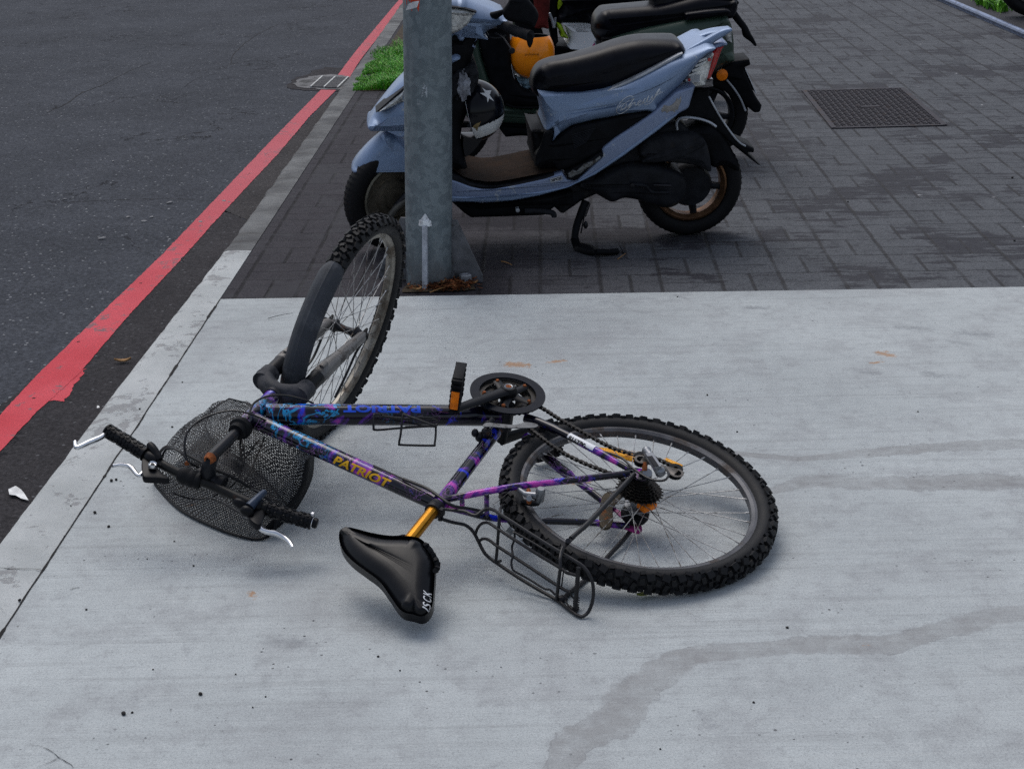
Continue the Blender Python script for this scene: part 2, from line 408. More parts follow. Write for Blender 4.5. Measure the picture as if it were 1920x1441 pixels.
M_asph=mat_asphalt('asphalt'); M_gut=mat_asphalt('gutter asphalt',(.042,.040,.043),sp=.35); M_gut2=mat_asphalt('dusty gutter asphalt',(.052,.049,.050),sp=.35)
M_conc=mat_concrete('brushed concrete'); M_pav=mat_pavers('stamped pavers'); M_ok=mat_oldkerb('old kerb concrete'); M_nk=mat_newkerb('pale kerb concrete'); M_red=mat_red('red road paint')
M_dirt=pm('dark joint dirt',(.02,.019,.019),.95,bump=.4,bs=80,bd=.004)
# ---------------- ground ----------------
ZR=-.07
def sheet(xs,ys,z,name,mat,marks=None,thick=0):
    xs=np.array(xs);ys=np.array(ys); X,Y=np.meshgrid(xs,ys); V=np.c_[X.ravel(),Y.ravel(),np.full(X.size,z)]
    nx=len(xs); i=np.arange((len(ys)-1)*(nx-1)); r=i//(nx-1); c=i%(nx-1); a=r*nx+c
    Fq=np.c_[a,a+1,a+1+nx,a+nx]
    me=bpy.data.meshes.new(name); me.vertices.add(len(V)); me.vertices.foreach_set('co',V.ravel())
    me.loops.add(Fq.size); me.loops.foreach_set('vertex_index',Fq.ravel().astype(np.int32))
    me.polygons.add(len(Fq)); me.polygons.foreach_set('loop_start',np.arange(0,Fq.size,4,dtype=np.int32)); me.polygons.foreach_set('loop_total',np.full(len(Fq),4,dtype=np.int32))
    me.update(calc_edges=True); me.materials.append(mat)
    if marks is not None:
        at=me.color_attributes.new('marks','FLOAT_COLOR','POINT'); C=np.c_[marks(V[:,0],V[:,1]),np.ones(len(V))]; at.data.foreach_set('color',C.ravel().astype(np.float32))
    o=bpy.data.objects.new(name,me); COL.objects.link(o); o['kind']='structure'; return o
def seg_dist(x,y,pts):
    """distance to a polyline whose points carry a half width; returns 1 at the core, .5 at the edge"""
    best=np.zeros_like(x)
    for (a,b) in zip(pts[:-1],pts[1:]):
        ax,ay,aw=a; bx,by,bw=b; dx,dy=bx-ax,by-ay; L=dx*dx+dy*dy+1e-9
        t=np.clip(((x-ax)*dx+(y-ay)*dy)/L,0,1); d=np.hypot(x-ax-t*dx,y-ay-t*dy); w_=aw+(bw-aw)*t
        best=np.maximum(best,np.clip(1-.5*d/w_,0,1))
    return best
def PL(pts):  # (px,py,width px) -> world polyline
    out=[]
    for x,y,w_ in pts:
        g=gnd(x,y); g2=gnd(x,y+w_/2); g1=gnd(x,y-w_/2); out.append((g[0],g[1],max(.008,np.hypot(*(g2-g1)[:2])/2)))
    return out
wet=[PL([(1040,1441,44),(1075,1375,50),(1150,1345,66),(1180,1300,60),(1240,1255,50),(1290,1230,40),(1380,1220,38),(1470,1212,32)]),
     PL([(1470,1210,34),(1560,1208,50),(1660,1207,46),(1720,1195,38),(1790,1175,40),(1860,1155,34),(1990,1140,34)]),
     PL([(1450,920,16),(1520,900,30),(1600,905,38),(1700,908,36),(1810,902,44),(1960,905,30)]),
     PL([(1380,850,10),(1500,860,14),(1640,848,20),(1800,835,24),(1960,830,24)])]
rust=[PL([(955,686,12),(985,688,10)]),PL([(1030,682,5),(1056,679,6)]),PL([(1652,662,10),(1672,668,8)]),PL([(1636,682,5),(1655,679,4)]),PL([(464,1112,10),(468,1122,8)]),PL([(330,948,5),(350,946,4)]),PL([(1155,842,8),(1195,848,6)]),PL([(1620,1208,7),(1632,1206,4)]),PL([(1060,905,8),(1100,905,8)])]
smud=[PL([(510,1200,26),(560,1205,30)]),PL([(1360,930,24),(1420,930,22)]),PL([(1690,615,12),(1740,618,14)]),PL([(1810,625,14),(1850,628,14)]),PL([(1780,640,6),(1810,645,8)]),PL([(1610,697,9),(1650,700,7)]),PL([(370,1395,12),(385,1398,12)]),PL([(1740,702,14),(1765,705,8)]),PL([(1400,580,9),(1440,580,9)]),PL([(1268,557,4),(1290,564,4)])]
def cm(x,y):
    a=np.zeros_like(x);b=a.copy();c=a.copy()
    for i,p in enumerate(wet): a=np.maximum(a,seg_dist(x,y,[(q[0],q[1],q[2]*.80) for q in p])*(1 if i<2 else .90))
    for p in rust: b=np.maximum(b,seg_dist(x,y,p))
    for p in smud: c=np.maximum(c,seg_dist(x,y,p))
    return np.c_[a,b*1.0,c]
KX=lambda y:-1.078+(y-4)*MD[0]
YS=5.185                              # end of the concrete slab
g=sheet(np.r_[-150,-20,-6:-1:.5,-1,0,150],np.r_[-40,-5,0,5,10,20,60,200],ZR,'ground',M_asph)
xs=np.r_[np.arange(-1.12,2.4,.014),np.arange(2.5,9,.5)]; ys=np.r_[np.arange(2.36,YS,.014),YS]
slab_o=sheet(xs,ys,0,'driveway_slab',M_conc,cm)
for v in slab_o.data.vertices:      # left edge follows the kerb joint, far edge is slightly skew
    t=(v.co.x+1.12)/1.2
    if t<1: v.co.x+=(1-t)*(KX(v.co.y)-(-1.12))
    if v.co.y<2.7: v.co.y+=(2.7-v.co.y)/.34*(.016-.037*(v.co.x+.96)+.002*noise.noise((v.co.x*30,0,0)))
    if v.co.y>4: v.co.y+=(v.co.y-4)/(YS-4)*((1.83-v.co.x)*.024)*.9
o=sheet(np.r_[-1.12,-.5,0,.5,1,1.5,2,9],np.r_[-3,0,2.36],-.003,'driveway_slab_near',M_conc,cm)
for v in o.data.vertices:
    if v.co.y>2: v.co.y=2.372-.037*(v.co.x+.96)
    if v.co.x<-1: v.co.x=KX(v.co.y)
poly_sheet([(-1.25,2.34),(9,1.97),(9,2.05),(-1.25,2.42)],-.012,'slab_joint',M_dirt)
dk=[PL([(760,550,16),(900,545,30),(905,500,26)]),PL([(905,500,30),(960,470,20)]),PL([(1100,440,26),(1330,440,30)]),PL([(870,410,30),(1060,420,24)])]
def pmk(x,y):
    a=np.zeros_like(x)
    for p in dk: a=np.maximum(a,seg_dist(x,y,p))
    return np.c_[a,a*0,a*0]
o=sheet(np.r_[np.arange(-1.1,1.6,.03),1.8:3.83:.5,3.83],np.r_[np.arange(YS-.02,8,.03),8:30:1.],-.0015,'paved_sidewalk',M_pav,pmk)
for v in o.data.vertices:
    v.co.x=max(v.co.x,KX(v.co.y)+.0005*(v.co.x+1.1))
# kerb, old part and pale part
outer=[(0,1005),(234,700),(345,560),(400,490),(415,470)]
outer2=[(415,470),(440,440),(470,410),(476,398),(500,380),(512,362),(520,345),(560,290),(590,250),(602,232),(640,180),(662,150),(690,112),(720,80),(745,50),(770,20)]
def kerb(name,mat,lo,hi,opx,step,ragged,far=None):
    W_=[gnd(*p)[:2] for p in opx]; ys_=np.array([p[1] for p in W_]); xs_=np.array([p[0] for p in W_]); mb=MB(); V=[];Q=[]
    Y=np.arange(lo,hi+step/2,step)
    for y in Y:
        jx=KX(y)-.004; ox=np.interp(y,ys_,xs_)
        if y>ys_[-1]: ox=xs_[-1]+(y-ys_[-1])*MD[0]
        if y<ys_[0]: ox=xs_[0]-.0+(y-ys_[0])*MD[0]
        ox=min(ox,jx-.115); r=noise.noise((y*9,0,3))*ragged+noise.noise((y*31,5,3))*ragged*.5; ox+=r
        zt=noise.noise((y*6,9,1))*ragged*.3
        for (x,z) in ((jx+.0,-.03),(jx,-.002+0*zt),((jx+ox)/2,.0005+zt*.3),(ox+.2*(jx-ox),-.001),(ox+.010,-.006),(ox,-.018+zt),(ox-.012,-.045),(ox-.02,ZR-.02)): V.append((x,y,z))
    n=8
    for i in range(len(Y)-1):
        for k_ in range(n-1): Q.append((i*n+k_,i*n+k_+1,(i+1)*n+k_+1,(i+1)*n+k_))
    mb.add(V,Q); o=mb.build(name,mat,angle=70); o['kind']='structure'; return o
ky=gnd(445,470)[1]
kerb('kerb',M_nk,-3,ky,outer,.012,.004); kerb('kerb_old',M_ok,ky+.004,28,outer2,.012,.010)
# joint line between kerb and slab: a ragged dark strip
P=[];Q_=[]
for y in np.arange(1.5,5.25,.012):
    a=.003+.004*abs(noise.noise((y*14,1,1)))+ (.004 if noise.noise((y*5,3,7))>.25 else 0); c=KX(y)+noise.noise((y*8,2,2))*.004; P.append((c-a*.6,y)); Q_.append((c+a*.6,y))
poly_sheet(P+Q_[::-1],.0015,'kerb_joint',M_dirt)
def crack(pts,name,w_=.003,z=.0018,pxl=True):
    G=[gnd(x,y) if pxl else np.array((x,y,0)) for x,y in pts]; G=cat(G,8); A=[];B_=[]
    for i,p in enumerate(G):
        d=nrm((G[min(i+1,len(G)-1)]-G[max(i-1,0)])[:2]); nn=np.array((-d[1],d[0])); t=i/(len(G)-1); ww=w_*(.4+abs(noise.noise((p[0]*40,p[1]*40,0)))*1.8)*(1-.6*abs(2*t-1))
        q=p[:2]+nn*noise.noise((p[0]*30,p[1]*30,4))*.012; A.append(q-nn*ww/2); B_.append(q+nn*ww/2)
    return poly_sheet(A+B_[::-1],z,name,M_dirt)
crack([(0,1064),(40,1066),(86,1070)],'kerb_crack'); crack([(60,1392),(100,1410),(120,1420),(135,1441)],'slab_crack',.0016); crack([(118,1420),(90,1430),(60,1441)],'slab_crack',.0012)
crack([(150,1102),(130,1106)],'slab_crack',.003)
crack([(1775,237),(1800,240),(1815,245),(1850,243),(1905,250),(1960,252)],'paving_crack',.006,.0012)
crack([(85,190),(120,175),(150,155),(190,140),(240,115),(280,100)],'road_crack',.012,ZR+.0012); crack([(430,105),(440,80),(480,50),(520,30)],'road_crack',.009,ZR+.0012); crack([(40,365),(140,352),(220,348),(320,346),(400,350)],'road_crack',.006,ZR+.0012); crack([(340,145),(370,128),(410,118)],'road_crack',.006,ZR+.0012)
# red line and gutter
zl=ZR+.004
Lf=[(-120,930),(0,777),(67,705),(184,592),(301,480),(400,377),(505,267),(604,166)]; Rt=[(-60,915),(0,846),(69,771),(92,751),(122,724),(148,700),(240,592),(345,480),(400,418),(462,351),(520,290),(579,220),(631,168)]
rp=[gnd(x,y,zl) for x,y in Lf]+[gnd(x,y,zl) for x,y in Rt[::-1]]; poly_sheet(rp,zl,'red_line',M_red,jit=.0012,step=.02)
poly_sheet([gnd(x,y,zl-.001) for x,y in [(88,752),(104,750),(118,752),(133,738),(138,722),(150,708),(160,690),(140,696),(110,730)]],zl-.001,'red_line_fringe',M_red,jit=.004,step=.015)
Lf=[(633,141),(640,132),(650,118),(672,90),(748,0),(830,-97)]; Rt=[(656,145),(668,124),(682,104),(756,10),(840,-90)]
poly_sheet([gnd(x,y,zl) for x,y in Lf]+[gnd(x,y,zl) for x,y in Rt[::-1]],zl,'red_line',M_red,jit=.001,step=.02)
zg=ZR+.002
a=[(-160,930),(0,760),(150,640),(240,560),(345,468),(420,395)]; b=[(60,1010),(240,720),(330,600),(420,490),(480,420)]
poly_sheet([gnd(x,y,zg) for x,y in [(-160,1250)]+a]+[gnd(x,y,zg) for x,y in b[::-1]],zg,'gutter',M_gut,jit=.006,step=.03)
a=[(420,395),(505,300),(604,200),(640,166),(760,30)]; b=[(480,420),(560,330),(650,210),(700,150),(790,50)]
poly_sheet([gnd(x,y,zg) for x,y in a]+[gnd(x,y,zg) for x,y in b[::-1]],zg,'gutter_dusty',M_gut2,jit=.006,step=.03)
# planting bed with grass
M_soil=pm('soil',(.045,.034,.022),.95,bump=.6,bs=40,bd=.01)
bed=[(-.90,9.50),(-.30,9.52),(-.25,13.5),(-.80,13.5)]
poly_sheet(bed,.002,'soil',M_soil)
k=K('grass blades'); a=k.attr('marks'); cc=S(k,a.outputs['Color']); k.put(k.p.inputs['Base Color'],cc); k.p.inputs['Roughness'].default_value=.55; k.p.inputs['Subsurface Weight'].default_value=.0
M_grass=k.m
def grass(name,sampler,n,h0,h1,lean=.6,cols=((.06,.30,.012),(.12,.42,.02),(.03,.16,.012)),wd=.0035):
    V=[];Q=[];C=[]
    for i in range(n):
        x,y,s_=sampler(); h=random.uniform(h0,h1)*s_; a=random.uniform(0,6.28); l=random.uniform(.1,lean)*h; b=random.uniform(0,6.28)
        dx,dy=math.cos(a)*wd,math.sin(a)*wd; ex,ey=math.cos(b)*l,math.sin(b)*l; o=len(V)
        V+=[(x-dx,y-dy,0),(x+dx,y+dy,0),(x-dx*.8+ex*.35,y-dy*.8+ey*.35,h*.55),(x+dx*.8+ex*.35,y+dy*.8+ey*.35,h*.55),(x+ex,y+ey,h*(1-.25*lean))]
        Q+=[(o,o+1,o+3,o+2),(o+2,o+3,o+4)]; c=random.choice(cols); m=random.uniform(.7,1.25); C+=[(c[0]*m,c[1]*m,c[2]*m,1)]*5
    mb=MB(); mb.add(V,Q); me=bpy.data.meshes.new(name); me.from_pydata(mb.v,[],mb.f); me.materials.append(M_grass)
    at=me.color_attributes.new('marks','FLOAT_COLOR','POINT'); at.data.foreach_set('color',np.array(C,dtype=np.float32).ravel())
    o=bpy.data.objects.new(name,me); COL.objects.link(o); return o
def sg():
    while 1:
        y=9.52+abs(random.gauss(0,.75)); x=random.uniform(-.97,-.28)
        if y<11.4:
            m=noise.noise((x*4,y*2.2,0)); e=min(1,max(.25,(x-(-.98))/.16))
            if (m>-.42 or y<10) and (x>-.95+.05*noise.noise((y*9,0,0))): return x,y,e*(.8+.6*m)
tag(grass('grass',sg,26000,.04,.14,1.0,((.07,.36,.010),(.13,.50,.015),(.03,.20,.010),(.15,.26,.03)),.0020),'bright green grass tuft growing between kerb and scooter','grass',kind='stuff')
# drain grate
zc=ZR+.003
M_gc=pm('grate concrete',(.15,.15,.153),.9,dirt=((.06,.06,.06),.45,9),bump=.5,bs=60,bd=.004)
poly_sheet([gnd(x,y,zc+.003) for x,y in [(548,160),(560,148),(585,143),(620,139),(665,145),(668,150),(640,168),(615,168),(585,166),(555,164)]],zc+.003,'drain_surround',M_gc,jit=.01,step=.05)
poly_sheet([gnd(x,y,zc) for x,y in [(536,166),(548,148),(575,140),(588,131),(610,126),(645,128),(676,140),(650,172),(600,171)]],zc,'gutter_dark',M_gut,jit=.01,step=.05)
# ---------------- common materials ----------------
M_blk=pm('black plastic',(.004,.0045,.0065),.40,var=.3,spec=.16,dirt=((.015,.014,.013),.27,14),bump=.2,bs=400,bd=.0004)
M_blk2=pm('matt black plastic',(.007,.0075,.009),.6,var=.3,spec=.13,dirt=((.022,.020,.018),.34,11),bump=.25,bs=300,bd=.0006)
M_rub=pm('tyre rubber',(.006,.0065,.008),.62,var=.3,spec=.25,dirt=((.022,.021,.020),.32,16),bump=.3,bs=260,bd=.0008)
M_rub2=pm('scooter tyre rubber',(.005,.005,.006),.7,var=.3,spec=.2,dirt=((.014,.013,.012),.36,12),bump=.3,bs=200,bd=.0008)
M_chain=pm('oily chain steel',(.03,.028,.026),.38,.75,dirt=((.09,.05,.03),.35,60))
M_sil=pm('dull aluminium',(.22,.23,.245),.34,.75,var=.15,dirt=((.12,.10,.08),.32,35),bump=.1)
M_sil2=pm('polished lever',(.72,.73,.75),.16,.95,var=.1,dirt=((.3,.3,.3),.25,30))
M_rim=pm('scuffed rim',(.25,.235,.205),.45,.55,var=.2,dirt=((.12,.10,.08),.42,10),bump=.1)
M_rimr=pm('grey rim',(.085,.087,.095),.42,.5,var=.25,dirt=((.07,.06,.055),.45,10))
M_spk=pm('spoke steel',(.34,.34,.34),.38,.6,var=.3,dirt=((.10,.085,.07),.42,30),bump=0)
M_rust=pm('rust',(.24,.075,.025),.85,.1,var=.4,sc_=120,bump=.5,bs=300)
M_steel=pm('dark worn steel',(.025,.025,.029),.45,.5,dirt=((.13,.06,.03),.34,28),bump=.3)
M_rack=pm('black rack wire',(.008,.008,.010),.45,.0,spec=.35,dirt=((.07,.03,.018),.25,22),bump=.3)
M_cab=pm('cable housing',(.006,.006,.008),.4,0,spec=.35,bump=0)
M_vinyl=pm('black vinyl',(.003,.0035,.005),.33,var=.2,dirt=((.008,.009,.011),.36,9),bump=.25,bs=900,bd=.0003,spec=.22)
M_gold=pm('gold anodised post',(.55,.24,.02),.28,.85,var=.15,dirt=((.2,.09,.015),.3,25))
M_org=pm('orange reflector',(.85,.20,.006),.35,var=.2,sc_=60,bump=.5,bs=500,bd=.001)
M_amb=pm('amber reflector',(.80,.36,.02),.3,var=.15,dirt=((.30,.11,.01),.35,30),bump=.3,bs=400)
M_wht=pm('white print',(.72,.74,.76),.5,bump=0,var=.08)
M_yel=pm('yellow decal',(.62,.34,.012),.45,bump=0,var=.15,dirt=((.3,.13,.01),.3,90))
M_bluD=pm('blue decal',(.018,.085,.62),.4,bump=0,var=.2)
M_brown=pm('rusty brown drum',(.06,.047,.030),.6,.2,dirt=((.20,.07,.02),.35,25),bump=.3)
M_fork=pm('grey fork leg',(.15,.145,.14),.42,.3,var=.15,dirt=((.07,.06,.055),.4,18),bump=.15)
M_crown=pm('dusty fork crown',(.024,.027,.033),.55,.1,var=.3,dirt=((.06,.06,.066),.5,30),bump=.3)
M_rubg=pm('dusty rubber mudguard',(.040,.044,.052),.55,var=.18,dirt=((.075,.08,.09),.42,10),bump=.2,bs=200)
def mat_frame(cy=False):
    k=K('galaxy frame paint'+(' blue' if cy else '')); v=k.coord()
    a=k.noise(v,9,3,.55,dist=1.4); b=k.noise(v,17,4,.6,dist=.6,st=(1,1,1.3)); c3=k.noise(v,7,2); w_=k.noise(v,40,4,.7)
    x,y,z=k.xyz(v)
    c=k.mix(a.step(.52,.61),(.003,.003,.009),(.10,.016,.29))
    c=k.mix((a+(w_-.5)*.12).step(.585,.65)*(1-(x.step(.20,.38))*.8),c,(.46,.045,.38))
    c=k.mix((b+(w_-.5)*.2).step(.57,.66)*c3.step(.40,.6),c,(.014,.035,.62))
    fr_=x.step(.10,.30)*(1-x.step(.40,.47))
    ln=(1-((k.noise(v,9,5,.65,dist=.5)-.5).ab()).step(.004,.022))*fr_; c=k.mix(ln*.9*k.noise(v,6,2).step(.4,.5),c,(.01,.30,.62))
    ln2=(1-((k.noise(v,22,3,.6,dist=1.2)-.5).ab()).step(.003,.014))*k.noise(v,5,2).step(.5,.6); c=k.mix(ln2*.6,c,(.50,.22,.62))
    return k.fin(c,.14,0,.3,.3)
M_fr=mat_frame()
def mat_net():
    k=K('black wire net'); u=k.xyz(k.coord('UV')); P_=.0074
    x=u[0]/P_; y=u[1]/(P_*.866); row=y.fl(); fx=(x+row*.5).fr()-.5; fy=y.fr()-.5
    d=k.math('SQRT',fx*fx+fy*fy*.8)
    hole=d.lt(.345)
    tr=k.node('ShaderNodeBsdfTransparent'); mx=k.node('ShaderNodeMixShader'); k.put(mx.inputs[0],hole)
    k.fin((.003,.0035,.006),.6,0,spec=.2); k.t.links.new(k.p.outputs[0],mx.inputs[1]); k.t.links.new(tr.outputs[0],mx.inputs[2]); k.t.links.new(mx.outputs[0],k.out.inputs[0])
    k.bump(k.noise(k.coord(),60,3),.3,.003)
    return k.m
M_net=mat_net()
# ---------------- bicycle ----------------
RB=np.array([[-0.76901877,-0.13537114,-0.62472777],[0.59877338,0.18959837,-0.77815352],[0.2237869,-0.97248502,-0.06474807]])
TB=np.array([-0.01899276,3.56238545,0.20098785])
toW=lambda q:RB@np.array(q,float)+TB
toL=lambda p:RB.T@(np.array(p,float)-TB)
def bp(px,py,P,n):           # pixel -> bike frame, on a plane given in the bike frame
    return toL(onp(px,py,toW(P),RB@np.array(n,float)))
def by(px,py,y=0.):
    q=bp(px,py,(0,y,0),(0,1,0))
    return toL(gnd(px,py,.006)) if toW(q)[2]<.006 else q
bike=empty('bicycle',frame(TB,RB[:,0],RB[:,1],RB[:,2]),'fallen mountain bike with black and purple frame lying on the concrete','bicycle')
RH=np.array([-.4345,0,.0358]); LO=np.array([.4463,0,.3784]); UP=np.array([.4023,0,.5117])
AX=np.array([-.314093,0,.949392]); FW=np.array([.09676609,.99479216,.03201369]); LF=np.array([-.94444794,.10192425,-.31245726])
FH=np.array([.5849,.0220,-.0331]); TOP=UP+AX*.1616; CLP=TOP+FW*.0604
V3=lambda x,y,z:np.array([x,y,z],float)
def tread(mb,O,ax,R,r,n,kn,ref):
    """knobs: alternate centre pairs and side blocks standing on the tyre crown"""
    ax=nrm(ax); u=nrm(ref-ax*(ax@ref)); w_=np.cross(ax,u)
    for i in range(n):
        for off,phi,sx,sy,sz in ((0,0.0,.0085,.0050,.0045),(.5,.40,.0062,.0055,.0045),(.5,-.40,.0062,.0055,.0045),(0,.80,.0078,.0085,.0065),(0,-.80,.0078,.0085,.0065),(.5,1.14,.0040,.0062,.0040),(.5,-1.14,.0040,.0062,.0040)):
            a=2*math.pi*(i+off)/n; d=math.cos(a)*u+math.sin(a)*w_; t=-math.sin(a)*u+math.cos(a)*w_
            nn=math.cos(phi)*d+math.sin(phi)*ax; b=np.cross(t,nn); yaw=.35 if (i%2) else -.25
            t2=math.cos(yaw)*t+math.sin(yaw)*b; b2=np.cross(t2,nn)
            c=O+d*R+nn*(r+sz*.4); mb.box(c,b2*sx,t2*sy,nn*sz)
def wheel(name,O,ax,ref,label,rimmat,drive=False,R=.3025,r=.0240):
    ax=nrm(ax); O=np.array(O,float)
    hub=MB()
    if drive: hub.lathe(O,ax,[(0,-.066),(.0055,-.066),(.0055,-.05),(.017,-.05),(.017,-.02),(.029,-.018),(.029,-.012),(.016,-.006),(.016,.018),(.029,.021),(.029,.026),(.018,.03),(.0055,.036),(.0055,.068),(0,.068)],32)
    else: hub.lathe(O,ax,[(0,-.066),(.0085,-.066),(.0085,-.056),(.005,-.056),(.005,-.046),(.014,-.045),(.019,-.032),(.0195,-.028),(.012,-.022),(.0095,0),(.012,.022),(.0195,.028),(.019,.032),(.014,.045),(.005,.046),(.005,.056),(.0085,.056),(.0085,.066),(0,.066)],32)
    h=hub.build(name,M_sil if drive else M_steel,bike,label=label)
    ty=MB(); pr=[(R+r*math.cos(a),r*math.sin(a)) for a in np.linspace(-2.55,2.55,22)]
    ty.lathe(O,ax,pr+[pr[0]],120,ref); tread(ty,O,ax,R,r,58,1,ref); ty.build('tyre',M_rub,h,angle=50)
    rm=MB(); rm.lathe(O,ax,[(.2885,-.0125),(.2905,-.0135),(.2765,-.0135),(.269,-.009),(.2665,0),(.269,.009),(.2765,.0135),(.2905,.0135),(.2885,.0125),(.279,.011),(.279,-.011),(.2885,-.0125)],120,ref); rm.build('rim',rimmat,h,angle=30)
    u=nrm(ref-ax*(ax@ref)); w_=np.cross(ax,u); fl=(.0235,-.015) if drive else (.030,-.030)
    for i in range(36):
        side=i%2; j=i//2; hy=fl[side]; sgn=1 if (j%2) else -1
        ha=2*math.pi*(j+.5*side)/18+ (0); ra=ha+sgn*R_(58 if True else 0)
        ra=2*math.pi*i/36; ha=ra-sgn*R_(62)
        hr=.0265 if drive else .0175
        a_=O+ax*hy+(math.cos(ha)*u+math.sin(ha)*w_)*hr; b_=O+ax*(.003*(1 if side==0 else -1))+(math.cos(ra)*u+math.sin(ra)*w_)*.268
        s_=MB(); s_.tube([a_,a_+(b_-a_)*.955,a_+(b_-a_)*.96,b_],[.0011,.0011,.0021,.0021],5); s_.build('spoke',M_spk,h)
    va=R_(0); return h
ref=toL(onp(1459,966,toW(RH),RB[:,1]))-RH
rw=wheel('wheel',RH,(0,1,0),ref,'rear wheel with silver hub and grey rim',M_rimr,True)
def wang(px,py,O,ax,u):    # angle and radius of a pixel in a wheel plane
    p=bp(px,py,O,ax)-O; w_=np.cross(nrm(ax),u); return math.atan2(p@w_,p@u),np.linalg.norm(p)
# cassette and wheel reflectors
c=MB()
for i,(rr,y) in enumerate(((.056,-.0225),(.050,-.0275),(.045,-.0325),(.040,-.0375),(.035,-.0425),(.030,-.0475),(.026,-.0525))):
    n=int(rr*2*math.pi/.0127); P=[]
    for j in range(n):
        for q,f in ((0,.94),(.3,.94),(.45,1.03),(.6,1.03),(.75,.94)): P.append(((math.cos(2*math.pi*(j+q)/n))*rr*f,(math.sin(2*math.pi*(j+q)/n))*rr*f))
    m=len(P); V=[(RH[0]+a,y+s,RH[2]+b) for s in(-.001,.001) for a,b in P]+[(RH[0],y-.001,RH[2]),(RH[0],y+.001,RH[2])]
    Q=[(j,(j+1)%m,m+(j+1)%m,m+j) for j in range(m)]+[(2*m,(j+1)%m,j) for j in range(m)]+[(2*m+1,m+j,m+(j+1)%m) for j in range(m)]
    c.add(V,Q)
c.lathe(RH,(0,1,0),[(.018,-.058),(.018,-.02)],24)
c.build('cassette',M_chain,rw,smooth=False)
def spoke_refl(px0,px1,y,name,mat,w_=.012):
    a=by(*px0,y); b=by(*px1,y); m=(a+b)/2; d=nrm(b-a); out=nrm(m-RH-V3(0,y,0)); L=np.linalg.norm(b-a); pts=[]
    for t in np.linspace(-1,1,13): pts.append(m+d*L/2*t+out*(-.25*L*t*t*.35))
    mb=MB(); mb.tube(pts,[w_*(.5+.5*math.sqrt(max(0,1-abs(t)**6))) for t in np.linspace(-1,1,13)],10,flat=.45,up=out); return mb.build(name,mat,rw)
spoke_refl((1112,842),(1208,860),.012,'reflector',M_amb,.017); 
mb=MB(); q=by(1213,947,.006); d=nrm(by(1240,938,.006)-by(1190,956,.006)); mb.box(q,d*.020,V3(0,.008,0),np.cross(d,V3(0,1,0))*.014); mb.build('reflector',M_org,rw,bevel=.002)
q=by(1262,868,.006); d=nrm(by(1280,880,.006)-by(1240,862,.006)); mb=MB(); mb.box(q,d*.025,V3(0,.004,0),np.cross(d,V3(0,1,0))*.006); mb.build('reflector',M_amb,rw,bevel=.002)
# frame
def T_(name,pts,r,mat=M_fr,n=20,parent=bike,**kw):
    mb=MB(); mb.tube(pts,r,n,**kw); return mb.build(name,mat,parent)
dtA,dtB=by(498,776),by(938,779); ttA,ttB=by(478,788),by(815,941); stA,stB=by(928,810),by(824,946)
fr=T_('frame',[dtA,dtB],[.0265,.0265],n=28)
fr['label']='black frame with purple, blue and magenta galaxy paint'
h1,h2=LO-AX*.004,UP+AX*.008
T_('head_tube',cat([h1,LO+AX*.02,(LO+UP)/2,UP-AX*.02,h2],3),[.022]+[.020]*11+[.022],n=24)
T_('top_tube',[ttA,ttB],.0195,n=24); T_('seat_tube',[stA,stB,by(812,957)],[.0165,.0165,.0175],n=24)
mb=MB(); mb.lathe(V3(0,0,0),(0,1,0),[(0,-.036),(.021,-.036),(.021,.036),(0,.036)],28); mb.build('bottom_bracket',M_steel,bike)
sR=[by(836,936,-.012),by(870,929,-.03),by(965,912,-.052),by(1070,900,-.060),by(1188,886,-.064)]
sL=[by(838,950,.012),by(870,958,.03),by(926,971,.052),by(1015,976,.060),by(1118,980,.064),by(1180,987,.064)]
T_('seat_stay',cat(sR,5),.0082,n=14); T_('seat_stay',cat(sL,5),.0082,n=14)
T_('stay_bridge',[by(866,931,-.026),by(867,956,.026)],.006,n=10); T_('stay_bridge',[by(912,924,-.042),by(913,968,.046)],.006,n=10)
cR=[by(985,783,-.03),by(1012,792,-.036),by(1060,814,-.050),by(1120,846,-.060),by(1188,884,-.064)]
cL=[by(985,818,.03),by(1025,856,.045),by(1060,885,.058),by(1100,915,.064),by(1150,955,.064)]
T_('chain_stay',cat(cR,5),[.0115]*9+[.0095]*8+[.0075]*4,n=14); T_('chain_stay',cat(cL,5),[.013]*12+[.009]*9,n=14)
# dropouts, drum bracket
def plate(name,pxs,y,th,mat,parent=bike,**kw):
    P=[by(x,z,y) for x,z in pxs]; mb=slab([(p[0],p[2]) for p in P],y-th/2,y+th/2,.001,n=40,K_=2,**kw); return mb.build(name,mat,parent)
plate('dropout',[(1180,880),(1196,878),(1212,884),(1216,896),(1200,900),(1184,892)],-.066,.005,M_fr)
plate('dropout',[(1146,950),(1168,962),(1185,972),(1200,982),(1204,994),(1196,1000),(1180,994),(1160,986),(1150,978),(1176,980),(1160,966)],.066,.005,pm('magenta dropout',(.28,.03,.16),.35,dirt=((.06,.02,.05),.35,40)))
plate('brake_bracket',[(1130,930),(1150,922),(1172,924),(1160,938),(1148,955),(1150,975),(1142,990),(1126,988),(1124,960)],.058,.008,M_brown)
mb=MB(); mb.lathe(V3(RH[0],.052,RH[2]),(0,1,0),[(0,.008),(.03,.008),(.034,0),(.034,-.012),(0,-.012)],30); mb.build('brake_drum',M_blk2,bike)
for q in ((-.070),(.070)):
    mb=MB(); mb.lathe(V3(RH[0],q,RH[2]),(0,1,0),[(0,-.006),(.0095,-.006),(.0095,.006),(0,.006)],6); mb.build('axle_nut',M_steel,bike,smooth=False)
